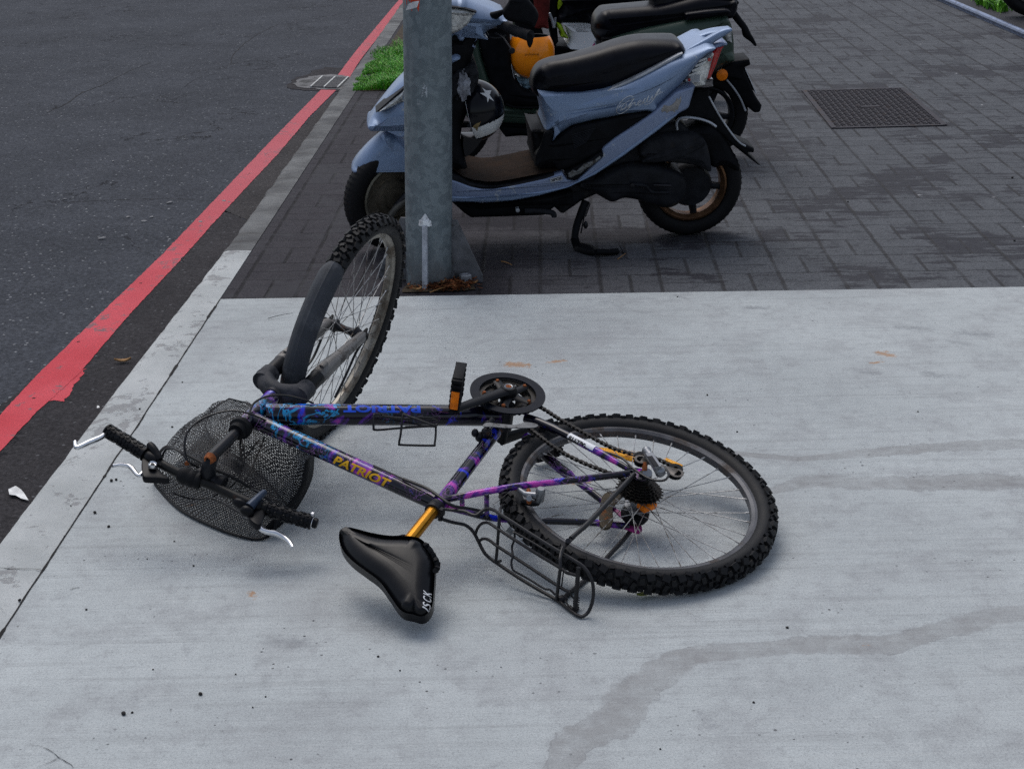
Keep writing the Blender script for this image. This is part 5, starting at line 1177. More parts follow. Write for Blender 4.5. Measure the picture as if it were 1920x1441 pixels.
A.slab('glove_box',c5([(40,470),(110,400),(200,370),(240,330),(285,322),(320,430),(315,520),(260,640),(180,690),(90,720),(30,680)]),.05,.165,.03,M_sblk2,ye=.155,sharp=True,parent=ls)
hc=A.slab('handlebar_cover',c1([(400,60),(440,10),(520,-30),(640,-25),(700,0),(850,58),(892,92),(880,114),(800,150),(775,174),(782,192),(700,200),(640,212),(600,196),(560,195),(450,160)]),-.15,.15,.09,M_blue,ye=.06,n=120,K_=8,ry=.08,label='light blue handlebar cover')
A.slab('headlamp',c1([(480,50),(588,40),(660,48),(727,68),(692,132),(650,168),(615,184),(588,190),(500,160)]),.06,.158,.02,M_lens,ye=.15,sharp=True,parent=hc,label='clear headlamp lens')
A.slab('lamp_trim',c1([(588,34),(660,42),(733,64),(727,70),(660,50),(588,43)]),.06,.157,.004,M_eng,ye=.15,sharp=True,parent=hc)
A.slab('lower_cowl',c1([(588,196),(640,208),(700,202),(742,196),(725,262),(680,262),(640,250),(590,235)]),-.08,.13,.03,M_blueD,ye=.12,sharp=True)
A.slab('steering_column',c1([(700,196),(745,196),(720,270),(690,360),(640,400),(590,380),(640,270),(660,230)]),-.07,.10,.03,M_sblk,ye=.09,sharp=True)
# mirror, grip, brake lever
A.tube('mirror_stem',[(792+1.5*1,31,.17) if 0 else (*c1([(820,90)])[0],.12),(*c1([(850,75)])[0],.15),(*c1([(880,62)])[0],.18)],[.018,.012,.008],M_sblk)
A.slab('mirror',c1([(872,66),(900,20),(920,-10),(990,-15),(1030,20),(1062,65),(1066,100),(1042,150),(1000,140),(940,125),(890,108)]),.16,.20,.02,M_sblk,ye=.19)
A.tube('grip',[(*c1([(860,130)])[0],.12),(*c1([(900,150)])[0],.16),(*c1([(960,175)])[0],.22),(*c1([(1022,196)])[0],.27)],[.020,.019,.0185,.021],M_sblk2,n=16)
A.slab('grip_end',c1([(1000,180),(1030,180),(1036,222),(1022,255),(1010,252),(1003,225)]),.255,.28,.006,M_sblk,ye=.27)
A.tube('brake_lever',[(*c1([(830,180)])[0],.14),(*c1([(870,200)])[0],.18),(*c1([(900,240)])[0],.22),(*c1([(925,275)])[0],.25)],.0035,M_steel); mb=MB(); mb.ball(A.p(*c1([(922,275)])[0],.25),V3(.012,0,0),V3(0,.008,0),V3(0,0,.012),10,8); mb.build('lever_tip',M_eng,A.e)
A.tube('cable',[(*c1([(780,170)])[0],.10),(*c1([(800,200)])[0],.12),(*c1([(850,205)])[0],.13),(*c1([(890,190)])[0],.13)],.004,M_cab)
A.slab('seat_front_cover',c2([(100,700),(180,700),(200,800),(240,900),(140,905),(120,860)]),-.14,.12,.03,M_sblk,ye=.1,sharp=True)
# crumpled paper in the glove box: a thing of its own
def blobby(name,c_,r,mat,parent=None,rough=.35,fr_=9,seed=0,label=None,cat_=None,mt=None):
    mb=MB(); V=[];n,m=22,14; mb.ball((0,0,0),V3(1,0,0),V3(0,1,0),V3(0,0,1),n,m)
    for v in mb.v:
        q=Vector(v); d=1+rough*(abs(noise.noise(q*fr_*.25+Vector((seed,0,0))))*2-.5)+rough*.4*noise.noise(q*fr_*.6); V.append((q[0]*r[0]*d,q[1]*r[1]*d,q[2]*r[2]*d))
    mb.v=V; o=mb.build(name,mat,parent,angle=18)
    if parent is None:
        o.matrix_world=mt if mt is not None else Matrix.Translation(Vector(c_)); tag(o,label,cat_)
    else: o.location=c_
    return o
def sworld(S_,p): return S_.O+S_.R.T@np.array(p)
blobby('crumpled_bag',sworld(A,A.p(*c5([(165,555)])[0],.16)),(.026,.02,.052),pm('grey plastic bag',(.20,.21,.24),.35,var=.5,sc_=30,bump=1,bs=60,bd=.006),rough=.35,fr_=8,label='crumpled grey plastic bag in the glove box of the blue scooter',cat_='bag')
# folded passenger foot rest in a recess of the lower panel
A.slab('recess',c2([(285,935),(340,905),(400,880),(455,838),(488,822),(494,842),(400,925),(350,972),(305,968)]),.12,.178,.004,M_sblk,ye=.176,sharp=True)
A.slab('foot_rest',c2([(302,938),(330,918),(350,925),(385,890),(440,868),(478,842),(482,856),(440,890),(400,915),(370,940),(345,948),(320,962),(306,958)]),.15,.186,.006,M_silk2,ye=.183,sharp=True)
# ---- star helmet hanging under the hook ----
def helmet(name,C_,r,up,fwd,mats,label,cut,split=None,scale=(1,1,1)):
    """shell opening away from `up`; cut = how far the shell reaches below its centre"""
    up=nrm(up); fwd=nrm(fwd-up*(fwd@up)); sd_=np.cross(up,fwd)
    e=empty(name,frame(C_,fwd,sd_,up),label,'helmet','helmets hanging from the parked scooters')
    mb=MB(); n,m=132,84; T1=math.acos(-cut)
    for L,(s_,) in enumerate(((1.,),(.93,))):
        base=len(mb.v); V=[];Q=[];MI=[]
        for i in range(m+1):
            t=T1*i/m
            for k_ in range(n):
                a=2*math.pi*k_/n; V.append((r*s_*scale[0]*math.sin(t)*math.cos(a),r*s_*scale[1]*math.sin(t)*math.sin(a),r*s_*scale[2]*math.cos(t)))
        for i in range(m):
            for k_ in range(n): Q.append((i*n+k_,i*n+(k_+1)%n,(i+1)*n+(k_+1)%n,(i+1)*n+k_))
        o0=len(mb.f); mb.cur=0 if L==0 else 1; mb.add(V,Q)
        if L==0 and split:
            for fi in range(o0,len(mb.f)):
                c_=sum(np.array(mb.v[v]) for v in mb.f[fi])/4; mb.mi[fi]=split(c_/r)
        if L==0: e0=[tuple(V[m*n+k_]) for k_ in range(n)]
        else: e1=[tuple(V[m*n+k_]) for k_ in range(n)]
    mb.build('shell',mats,e,angle=60)
    tm=MB(); tm.tube([(np.array(a)+np.array(b))/2 for a,b in zip(e0,e1)],r*.028,8,closed=True,cap=False); tm.build('trim',M_silk if mats[0]==M_hblk else M_eng,e)
    return e
cpx=(888,207); HC=sworld(A,A.p(*cpx,.05)); 
upv=A.R.T@nrm(V3(-.94,.15,.22)); fwv=A.R.T@V3(-.1,0,-1)
h1=helmet('helmet',HC,.118,upv,fwv,[M_hblk,M_eng,M_hwht],'black helmet with white star and white band, hanging behind the pole on the blue scooter',.05,split=lambda c:2 if (.30<c[0]<.74) else 0)
IM=np.array(h1.matrix_world.to_3x3()).T
def on_helmet(h,C_,r,pxs,mat,name,lift=.0012,scale=None):
    """flat shape read in the picture, laid on the helmet sphere"""
    V=[]; I=np.array(h.matrix_world.to_3x3()).T; ctr=np.mean(np.array(pxs),0); pts=[]
    P=[ctr+(np.array(p)-ctr)*t for t in (1,.75,.5,.25) for p in pxs]+[ctr]
    for p in P:
        d=nrm(ray(*p)); oc=CAM-C_; b=oc@d; q=b*b-(oc@oc-(r+lift)**2); tt_=-b-math.sqrt(max(q,0)); V.append(I@(CAM+d*tt_-C_))
    n=len(pxs); Q=[(k_*n+i,k_*n+(i+1)%n,(k_+1)*n+(i+1)%n,(k_+1)*n+i) for k_ in range(3) for i in range(n)]+[(3*n+i,3*n+(i+1)%n,4*n) for i in range(n)]
    mb=MB(); mb.add(V,Q); return mb.build(name,mat,h,smooth=False)
star=[(355,578),(395,607),(452,608),(432,655),(480,722),(428,690),(413,735),(402,678),(332,635),(385,632)]
on_helmet(h1,HC,.118,c5(star),M_hwht,'star'); 
on_helmet(h1,HC,.118,c5([(255,985),(290,955),(342,935),(325,970),(312,1000),(305,1035),(290,1012)]),pm('gold wing badge',(.20,.15,.07),.4,.4),'wing_badge')
mb=MB(); q=HC+0; d=nrm(ray(*c5([(217,975)])[0])); oc=CAM-HC; b=oc@d; tt_=-b-math.sqrt(b*b-(oc@oc-.118**2)); q=CAM+d*tt_; I=np.array(h1.matrix_world.to_3x3()).T; mb.lathe(I@(q-HC),I@(q-HC),[(0,.003),(.007,.002),(.007,-.002)],14); mb.build('rivet',M_eng,h1)
mb=MB(); vis=c5([(135,1050),(380,1045),(365,1080),(300,1170),(230,1245),(165,1292),(145,1240),(130,1130)]); PO=[I@(onp(x,y,HC-A.Y*(-.03),A.Y)-HC) for x,y in vis]; n=len(PO)
nn=I@A.Y; V=[p+nn*s for s in(.05,0,-.05) for p in PO]; cc_=sum(PO)/n; V=[p if i//n!=0 and i//n!=2 else p*.82+cc_*.18 for i,p in enumerate(V)]
mb.add(V,[(k_*n+i,k_*n+(i+1)%n,(k_+1)*n+(i+1)%n,(k_+1)*n+i) for k_ in range(2) for i in range(n)]+[tuple(range(n)),tuple(range(2*n,3*n))]); mb.build('visor',M_hblk,h1,angle=70)
# ---- green scooter ----
G=SC((1317,294),(800,312),R_(4),'dark green scooter with black seat, behind the light blue scooter')
sc_wheel(G,V3(0,0,.214),(0,1,0),.214,.10,.14,M_eng,'rear wheel of the green scooter'); gx=.0+1.24
sc_wheel(G,V3(gx,0,.207),V3(-.3,1,0),.207,.09,.135,M_eng,'front wheel of the green scooter')
G.slab('seat',c2([(432,150),(440,95),(462,62),(500,40),(620,28),(780,12),(900,-15),(1020,-40),(1180,-25),(1204,20),(1190,62),(1160,85),(1050,98),(950,112),(820,135),(700,162),(600,190),(530,207),(470,211),(440,192)]),-.12,.12,.10,M_seat,ry=.07,ye=.0,n=140,K_=8)
G.slab('body',c2([(530,240),(535,210),(700,160),(950,108),(1120,86),(1168,92),(1192,140),(1204,230),(1206,330),(1120,365),(1060,420),(980,520),(860,600),(650,640),(480,620),(470,420)]),-.16,.16,.06,M_green,ry=.05,ye=.14,n=140,K_=7,sharp=True,label='dark green rear body')
G.slab('under_seat',c2([(485,205),(540,205),(545,330),(490,350)]),-.12,.15,.01,M_sblk,ye=.14,sharp=True)
G.slab('tail_lamp',c2([(1142,180),(1168,140),(1186,170),(1188,232),(1160,222)]),-.06,.165,.01,M_lens,ye=.155,sharp=True)
gl=G.slab('leg_shield',c5([(150,20),(320,30),(330,150),(350,260),(400,420),(470,620),(560,745),(640,785),(800,795),(1100,790),(1100,965),(800,968),(560,952),(400,930),(200,900),(60,500)]),-.17,.17,.03,M_green,ye=.16,n=120,sharp=True,label='dark green leg shield and floor side')
G.slab('floor_side',c5([(480,925),(560,945),(1100,962),(1100,1085),(900,1090),(760,1082),(600,1095),(560,1045)]),-.13,.14,.02,M_sblk,ye=.13,sharp=True)
G.slab('inner_shield',c5([(330,-60),(640,-60),(650,100),(660,330),(700,480),(780,600),(960,655),(1100,660),(1100,790),(800,786),(640,778),(570,735),(480,610),(410,420),(355,250),(325,120)]),-.16,.175,.03,M_sblk,ye=.165,n=120,sharp=True)
G.tube('floor_rim',[(q[0],q[1],.17) for q in c5([(600,745),(680,778),(800,785),(960,782),(1060,780)])],.008,M_sblk,flat=.6)
G.slab('rear_fender',c2([(960,440),(1060,415),(1200,330),(1282,318),(1290,350),(1252,368),(1312,512),(1350,570),(1340,606),(1310,610),(1252,562),(1200,480),(1160,425),(1100,440),(1040,520),(980,560)]),-.08,.08,.015,M_sblk,ye=.07,n=120,sharp=True)
mb=MB(); a=G.p(*c2([(1252,372)])[0],.07); b=G.p(*c2([(1312,508)])[0],.07); d=(b-a); nn=nrm(np.cross(d,V3(0,1,0))); mb.box((a+b)/2+nn*-.004+V3(-.004,-.085,0),d*.5,V3(0,.085,0),nn*.0015); lp=mb.build('licence_plate',M_wht,G.e)
mb=MB(); mb.lathe(G.p(1354,141,.1),(0,1,0),[(0,.004),(.024,.003),(.0275,0),(.0275,-.012),(0,-.012)],28); mb.build('reflector',M_org,G.e)
G.tube('fender_stay',[(q[0],q[1],.09) for q in c2([(1160,432),(1200,480),(1235,535),(1262,600)])],.005,M_silk)
G.tube('luggage_strap',[(q[0],q[1],.05) for q in c2([(1165,40),(1188,62),(1225,112),(1255,150),(1268,185),(1295,215),(1318,248)])],[.016,.018,.017,.016,.02,.012,.005],M_sblk)
G.slab('side_trim',c2([(935,80),(960,68),(1150,48),(1160,78),(960,108),(938,100)]),.10,.165,.02,M_seat,ye=.15)
G.slab('rack_plate',c2([(1080,-40),(1200,-10),(1205,18),(1080,25),(860,60),(850,45),(1000,10)]),-.12,.1,.01,M_sblk,ye=.05)
# items on the green scooter
def thing_slab(S_,name,pxs,y0,y1,rin,mat,label,cat_,ye=None,**kw):
    o=S_.slab(name,pxs,y0,y1,rin,mat,ye=ye,parent=S_.e,**kw); mw=S_.e.matrix_world.copy(); o.parent=None; o.matrix_world=mw; tag(o,label,cat_); return o
thing_slab(G,'box',c2([(758,-60),(900,-60),(990,-60),(998,8),(960,22),(865,36),(780,38),(765,20)]),-.13,.06,.02,M_sblk2,'black box strapped on the seat of the green scooter','box',ye=.04)
OC=G.O+G.R.T@G.p(996,98,.10)
hO=helmet('helmet',OC,.122,G.R.T@nrm(V3(.0,.10,-1)),G.R.T@nrm(V3(0,1,0)),[M_horg,M_eng],'orange helmet hanging upside down from the green scooter',.62,scale=(.95,.90,1.0))
for o in hO.children: pass
mb=MB(); I=np.array(hO.matrix_world.to_3x3()).T
def wrap_text(h,C_,r,s_,cx,cy,wpx,hpx,mat,name='lettering',**kw):
    V,Fc,asp=text2d(s_,**kw); I=np.array(h.matrix_world.to_3x3()).T; W=[]
    for x,y in V:
        d=nrm(ray(cx+x/asp*wpx,cy-y*hpx)); oc=CAM-C_; b=oc@d; q=b*b-(oc@oc-r*r); W.append(I@(CAM+d*(-b-math.sqrt(max(q,0)))-C_))
    mb=MB(); mb.add(W,Fc); return mb.build(name,mat,h,smooth=False)
M_dk=pm('brown print',(.10,.045,.01),.5,bump=0)
wrap_text(hO,OC,.1225,'gudetama',997,102.5,26,5.5,M_dk)
mb=MB(); mb.tube(cat([I@(G.O+G.R.T@G.p(*c5([(650,470)])[0],.12)-OC),I@(G.O+G.R.T@G.p(*c5([(652,330)])[0],.15)-OC),I@(G.O+G.R.T@G.p(*c5([(690,500)])[0],.16)-OC),I@(G.O+G.R.T@G.p(*c5([(760,560)])[0],.14)-OC)],5),.004,6); mb.build('chin_strap',M_silk,hO)
blobby('plastic_bag',sworld(G,G.p(*c5([(790,520)])[0],.08)),(.07,.04,.035),pm('pale blue plastic bag',(.22,.34,.42),.3,var=.4,sc_=25,bump=1,bs=50,bd=.006,coat=.4),rough=.35,fr_=8,label='crumpled pale blue plastic bag under the orange helmet',cat_='bag')
# ---- third scooter, white and lime ----
T=SC((1300,190),(830,206),R_(4),'white and lime scooter with pink stripe, farthest of the three parked scooters')
sc_wheel(T,V3(0,0,.214),(0,1,0),.214,.10,.14,M_eng,'rear wheel of the white scooter'); sc_wheel(T,V3(1.22,0,.207),V3(-.3,1,0),.207,.09,.135,M_eng,'front wheel of the white scooter')
T.slab('seat',c4([(105,165),(120,90),(150,20),(180,-40),(600,-80),(900,-60),(900,30),(500,110),(435,206),(300,210),(170,207)]),-.14,.14,.07,M_seat,ye=.06,ry=.06,n=120)
wb_=T.slab('body',c4([(160,208),(435,203),(700,150),(900,120),(1000,200),(900,420),(700,520),(430,560),(180,540),(200,460),(238,375),(222,300),(185,240)]),-.15,.15,.05,M_pwht,ye=.13,n=120,sharp=True,label='white body side')
T.slab('stripe',c4([(480,345),(470,400),(458,480),(405,480),(430,420)]),.10,.153,.004,M_pink,ye=.15,sharp=True,parent=wb_)
T.slab('lime_panel',c4([(150,-40),(205,-40),(170,30),(128,82),(120,40)]),.05,.12,.01,M_lime,ye=.1); T.slab('lime_panel',c4([(118,205),(160,225),(185,285),(215,330),(210,345),(150,330),(150,290),(120,250)]),.0,.14,.02,M_lime,ye=.12)
T.slab('leg_shield',c4([(-300,-60),(-60,-60),(-40,200),(20,380),(120,420),(500,440),(500,560),(0,560),(-240,400)]),-.15,.15,.04,M_sblk,ye=.13,sharp=True)
T.slab('side_box',c4([(455,368),(480,358),(525,372),(525,446),(455,450)]),.02,.16,.01,M_silk,ye=.15,sharp=True)
T.slab('inner_frame',c4([(60,-40),(140,-40),(110,140),(130,380),(90,420),(40,200)]),-.1,.1,.02,M_sblk,ye=.09,sharp=True)
T.tube('cable',[(q[0],q[1],.12) for q in c4([(45,120),(75,190),(90,250)])],.010,M_silk); T.tube('cable',[(q[0],q[1],.12) for q in c4([(90,250),(100,200),(102,160)])],.007,M_silk)
M_cloth=pm('dark red cloth',(.10,.012,.010),.85,var=.4,sc_=9,bump=.8,bs=26,bd=.01)
thing_slab(T,'raincoat',c4([(-90,-60),(40,-60),(52,60),(38,190),(42,260),(-10,255),(-75,260),(-110,200),(-80,120)]),.15,.20,.02,M_cloth,'dark red raincoat hanging behind the orange helmet','raincoat',ye=.19)
# ---------------- lamp post ----------------
def mat_galv():
    k=K('galvanised steel'); v=k.coord(); a=k.vor(v,42,out='Color'); n=k.noise(v,18,5,.7,dist=1.2); x=k.xyz(a)[0]; n2=k.noise(v,3,4,.6); st=k.noise(v,1,4,.6,st=(30,30,1.6))
    c=k.mix((n*.7+x*.3).step(.40,.58),(.125,.155,.172),(.178,.214,.232)); c=k.mix(n2.step(.45,.7)*.35,c,(.125,.15,.152))
    c=k.mix(st.step(.56,.72)*.25,c,(.28,.30,.31)); ch=k.noise(v,75,4,.8).gt(.735); c=k.mix(ch*.8,c,(.42,.45,.46))
    z=k.xyz(v)[2]; c=k.mix((1-z.step(.0,.20))*.6*n.step(.3,.6),c,(.12,.11,.11))
    k.bump(n+ch*.5,.25,.002); return k.fin(c,.55+x*.1,.35)
M_galv=mat_galv()
PB=V3(-.2965,5.425,0); tp=onp(801,0,PB,(0,1,0)); ld=nrm(tp-PB-V3(0,0,0)); bpx=onp(805,528,PB,(0,1,0)); ld=nrm(tp-bpx); PB=bpx-ld*(bpx[2]/ld[2])
u=nrm(V3(1,0,0)-ld*ld[0]); w_=np.cross(ld,u); 
pole=empty('lamp_post',frame(PB,u,w_,ld),'grey galvanised steel lamp post standing in front of the scooters','pole')
PI_=np.array([u,w_,ld])
mb=MB(); pr=[(.0,-.02),(.0855,-.02),(.0855,.02),(.0852,1.2),(.0835,2.2),(.080,4.5),(0,4.5)]; mb.lathe(V3(0,0,0),V3(0,0,1),pr,64); mb.build('shaft',M_galv,pole)
def pw(px,py,P,n): return PI_@(onp(px,py,P,n)-PB)
def finp(name,a0,L,h,mat,th=.010):
    d=V3(math.cos(a0),math.sin(a0),0); t=np.cross(d,V3(0,0,1)); mb=MB(); V=[]
    for s in(-1,1):
        for q in((.08,.0),(L,.0),(L,.03),(.105,h),(.08,h)): V.append(d*q[0]+V3(0,0,q[1])+t*s*th/2)
    mb.add(V,[(0,1,2,3,4),(9,8,7,6,5)]+[(i,(i+1)%5,5+(i+1)%5,5+i) for i in range(5)]); return mb.build(name,mat,pole,smooth=False,bevel=.0012)
M_fin=pm('pale gusset steel',(.36,.38,.42),.6,.0,var=.3,sc_=30,dirt=((.12,.12,.13),.36,60),bump=.5)
M_fing=pm('grey gusset steel',(.115,.118,.128),.6,.2,var=.3,dirt=((.04,.04,.04),.42,12))
# fins: one facing the camera, one to each side
cx=math.atan2(*( (lambda q:(q[1],q[0]))(PI_@(CAM-PB)) )); 
finp('gusset',R_(-96),.118,.235,M_fin,.018); finp('gusset',R_(-8),.20,.235,M_fing,.012); finp('gusset',R_(172),.19,.235,M_fing,.012); finp('gusset',R_(82),.19,.235,M_fing,.012)
mb=MB(); c_=V3(math.cos(R_(-96)),math.sin(R_(-96)),0); mb.tube([c_*.0905+V3(0,0,.232),c_*.092+V3(0,0,.252)],[.024,.022],8,flat=.5,up=np.cross(c_,V3(0,0,1))); mb.tube([c_*.0905+V3(0,0,.252),c_*.088+V3(0,0,.275)],[.017,.002],8,flat=.3,up=np.cross(c_,V3(0,0,1))); mb.build('weld_cap',pm('white weld paint',(.62,.64,.66),.6,dirt=((.4,.4,.4),.4,60)),pole,smooth=False)
# red sticker, torn white paper, pale scar and drips
def on_pole(pxs,mat,name,lift=.0012,label=None,par=None):
    V=[]
    P=[(0,0)]; pts=[]
    O=PI_@(CAM-PB)
    n=len(pxs); ctr=np.mean(np.array(pxs),0); rings_=[1,.66,.33]
    A_=[ctr+(np.array(p)-ctr)*t for t in rings_ for p in pxs]+[ctr]
    for p in A_:
        d=PI_@nrm(ray(*p)); a=d[0]**2+d[1]**2; b=O[0]*d[0]+O[1]*d[1]; c_=O[0]**2+O[1]**2-(.0835+.0007+lift)**2; t=(-b-math.sqrt(max(0,b*b-a*c_)))/a; V.append(O+d*t)
    mb=MB(); mb.add(V,[(k_*n+i,k_*n+(i+1)%n,(k_+1)*n+(i+1)%n,(k_+1)*n+i) for k_ in range(2) for i in range(n)]+[(2*n+i,2*n+(i+1)%n,3*n) for i in range(n)]); return mb.build(name,mat,par or pole,smooth=False,label=label)
s0=on_pole([(757.5,-40),(770,-42),(788,-40),(787,0),(785,22),(772,21),(757.5,17),(757.5,0)],pm('red sticker',(.46,.05,.02),.5,dirt=((.3,.05,.02),.3,40)),'sticker',label='red sticker with a torn white paper patch')
on_pole([(761,20),(765,8),(772,5),(778,3),(786,2),(782,14),(771,17)],pm('torn paper',(.55,.56,.57),.8,bump=.6,bs=90),'paper',.0022)
for P_ in ([(790,183),(793,152),(797,158),(801,166),(801,184),(797,178)],[(781,193),(790,193),(788,196),(784,198)],[(792,0+0),(793,1),(792,3)]): on_pole(P_,M_silk if 0 else pm('old glue',(.30,.33,.35),.7,dirt=((.12,.14,.15),.5,120)),'glue_mark')
# anchor bolt, soil pocket, dead leaves, root
poly_sheet([gnd(x,y) [:2] for x,y in [(756,549),(765,532),(800,520),(850,520),(885,526),(892,543),(850,547),(800,548)]],.0032,'soil',M_soil,jit=.004,step=.03)
mb=MB(); q=gnd(873,531); mb.lathe(V3(0,0,0),(0,0,1),[(0,.03),(.011,.03),(.013,.036),(.019,.036),(.0235,.032),(.0235,.0),(0,0)],6); o=mb.build('anchor_nut',pm('grey nut steel',(.26,.27,.29),.5,.5,dirt=((.07,.06,.055),.4,40)),smooth=False,bevel=.001); o.matrix_world=Matrix.Translation(Vector(q))@Matrix.Rotation(.35,4,'Z'); tag(o,'large grey steel nut on the ground beside the foot of the lamp post','nut')
def leaf_mesh(mb,O,a,L,W_,curl,tilt):
    d=V3(math.cos(a),math.sin(a),tilt); d=nrm(d); s_=nrm(V3(-math.sin(a),math.cos(a),0)); n=7; V=[];Q=[]
    for i in range(n+1):
        t=i/n; w2=W_*math.sin(math.pi*min(1,t*.94+.03))**.8*(1-.25*t)
        for j in(-1,0,1): V.append(O+d*L*(t-.5)+s_*w2*j/2+V3(0,0,curl*L*(abs(j)*.35+ (2*t-1)**2*.4)+.002+.02*L*noise.noise((t*7,j*3,a*9))))
    for i in range(n):
        for j in range(2): Q.append((i*3+j,i*3+j+1,(i+1)*3+j+1,(i+1)*3+j))
    mb.add(V,Q)
M_lit=pm('dead leaves',(.15,.05,.018),.8,var=.8,sc_=26,dirt=((.42,.24,.10),.40,38),bump=.4)
mb=MB()
for i in range(420):
    x=random.gauss(835,28); y=random.uniform(528,547)+random.gauss(0,1)
    if not 765<x<908 or (x<800 and y<538): continue
    q=gnd(x,y); leaf_mesh(mb,q+V3(0,0,random.uniform(.001,.016)),random.uniform(0,6.28),random.uniform(.012,.035),random.uniform(.003,.011),random.uniform(0,.5),random.uniform(-.4,.4))
tag(mb.build('leaf_litter',M_lit),'reddish brown dead leaf litter heaped at the foot of the lamp post','leaf litter',kind='stuff')
M_tan=pm('tan dry leaf',(.30,.17,.07),.7,var=.35,sc_=60,dirt=((.12,.05,.02),.4,70)); M_yg=pm('yellow green leaf',(.16,.19,.02),.6,var=.3,sc_=60,dirt=((.3,.22,.03),.4,50)); M_paper=pm('white paper scrap',(.66,.67,.66),.8,bump=.3); M_twig=pm('dry twig',(.26,.14,.05),.8)
def leaf(px,py,L,W_,a,mat,label,z=0,curl=.25,name='leaf',tilt=0,cat_='leaf'):
    mb=MB(); leaf_mesh(mb,V3(0,0,0),a,L,W_,curl,tilt); o=mb.build(name,mat); o.matrix_world=Matrix.Translation(Vector(gnd(px,py,z))); md=o.modifiers.new('s','SOLIDIFY'); md.thickness=.0006
    return tag(o,label,cat_)
leaf(231,679,.055,.024,R_(10),M_tan,'curled dry brown leaf lying in the gutter beside the kerb',ZR+.004,.35)
leaf(783,545,.035,.016,R_(200),M_tan,'tan dry leaf on the left side of the lamp post foot',.004,.5)
leaf(1211,1117,.045,.018,R_(20),M_yg,'small yellow green leaf under the rear tyre of the bicycle',.001,.3)
def stick(pts,r,mat,label,name='twig',z=.003):
    P=cat([gnd(x,y,z+dz) for x,y,dz in pts],5); c_=P[0]; mb=MB(); mb.tube([p-c_ for p in P],np.linspace(r,r*.5,len(P)),6); o=mb.build(name,mat); o.location=c_; return tag(o,label,'twig')
stick([(806,548,.003),(825,541,.012),(845,536,.014),(864,537,.006)],.0022,M_twig,'long pale twig lying over the dead leaves at the lamp post')
stick([(940,490,.002),(950,492,.003),(960,497,.002)],.0025,M_twig,'short brown twig on the pavers between post and side stand'); stick([(1158,486,.001),(1166,480,.004),(1173,475,.003)],.002,M_twig,'small yellowish twig at the tip of the side stand')
stick([(502,597,.001),(520,592,.006),(540,588,.008),(549,587,.004)],.0012,M_steel,'thin dark stem lying left of the front tyre on concrete')
mb=MB(); 
def scrap(pxs,z,label,th=.004):
    P=[gnd(x,y,z) for x,y in pxs]; c_=sum(P)/len(P); mb=MB(); n=len(P); V=[p-c_+V3(0,0,.004+.012*noise.noise((p[0]*30,p[1]*30,1))) for p in P]; mb.add([V3(0,0,.006)]+V,[(0,1+i,1+(i+1)%n) for i in range(n)]); o=mb.build('paper_scrap',M_paper,smooth=False); o.location=c_; m_=o.modifiers.new('s','SOLIDIFY'); m_.thickness=.0007; return tag(o,label,'paper scrap')
scrap([(16,918),(30,916),(38,918),(45,926),(54,940),(40,936),(30,931),(18,931)],ZR+.006,'white paper scrap with a tail lying in the dark gutter')
scrap([(182,760),(186,760),(187,766),(182,768)],ZR+.04,'tiny white scrap stuck against the edge of the kerb')
# seeds and pebbles
M_seed=pm('dark seed',(.022,.02,.02),.6,bump=.5)
SEEDS=[(209,902,.0075),(218,900,.0065),(262,767,.005),(323,801,.005),(178,962,.0075),(204,988,.0065),(342,717,.004),(37,1126,.006),(162,1143,.004),(363,1061,.004),(327,1015,.0035),(276,1048,.003),(376,1302,.007),(232,1339,.008),(248,1336,.004),(287,1255,.003),(474,1326,.003),(498,1306,.003),(709,1231,.004),(750,1257,.003),(1476,1177,.005),(1326,741,.005),(1382,810,.004),(1238,1404,.003),(1413,1317,.004),(1721,772,.004),(121,1006,.0035),(133,948,.003),(1898,334,.009),(1902,452,.007),(1590,379,.006),(442,1264,.003),(1270,557,.004)]
SEEDL={(209,902):'left one of two dark seeds side by side under the right brake lever',(218,900):'right one of two dark seeds side by side under the right brake lever',(262,767):'dark seed beside the kerb joint above the right grip',(323,801):'dark seed between the kerb joint and the top of the basket',
(178,962):'dark seed right of the kerb joint, below the pair of seeds',(204,988):'dark seed nearest the lower left rim of the basket',(342,717):'dark seed halfway between basket top and pavers, left of the fork crown',(37,1126):'dark seed lying on the pale kerb left of the joint',(162,1143):'dark seed on the concrete right of the widest part of the kerb joint',
(363,1061):'dark seed below the middle of the basket rim',(376,1302):'single grey brown pebble in the foreground left of centre',(232,1339):'larger of two flat dark pebbles in the lower left foreground',(248,1336):'smaller of two flat dark pebbles in the lower left foreground',(287,1255):'dark seed above the two flat pebbles in the lower left',
(709,1231):'dark seed on the concrete below and left of the saddle tail',(1476,1177):'dark seed between the rear tyre and the long damp trail',(1326,741):'dark seed above the rear wheel on the open concrete',(1382,810):'dark seed just off the upper right of the rear tyre',(1898,334):'dark upright stub at the right edge of the pavers',(1902,452):'dark pebble on the pavers at the right edge above the concrete',(1590,379):'dark pebble on the pavers right of the rear scooter wheel',(1238,1404):'dark seed right of the damp trail at the bottom',(1721,772):'dark seed on the open concrete right of the rear wheel',(1270,557):'dark crumb at the far edge of the concrete below the scooter'}
sd=None
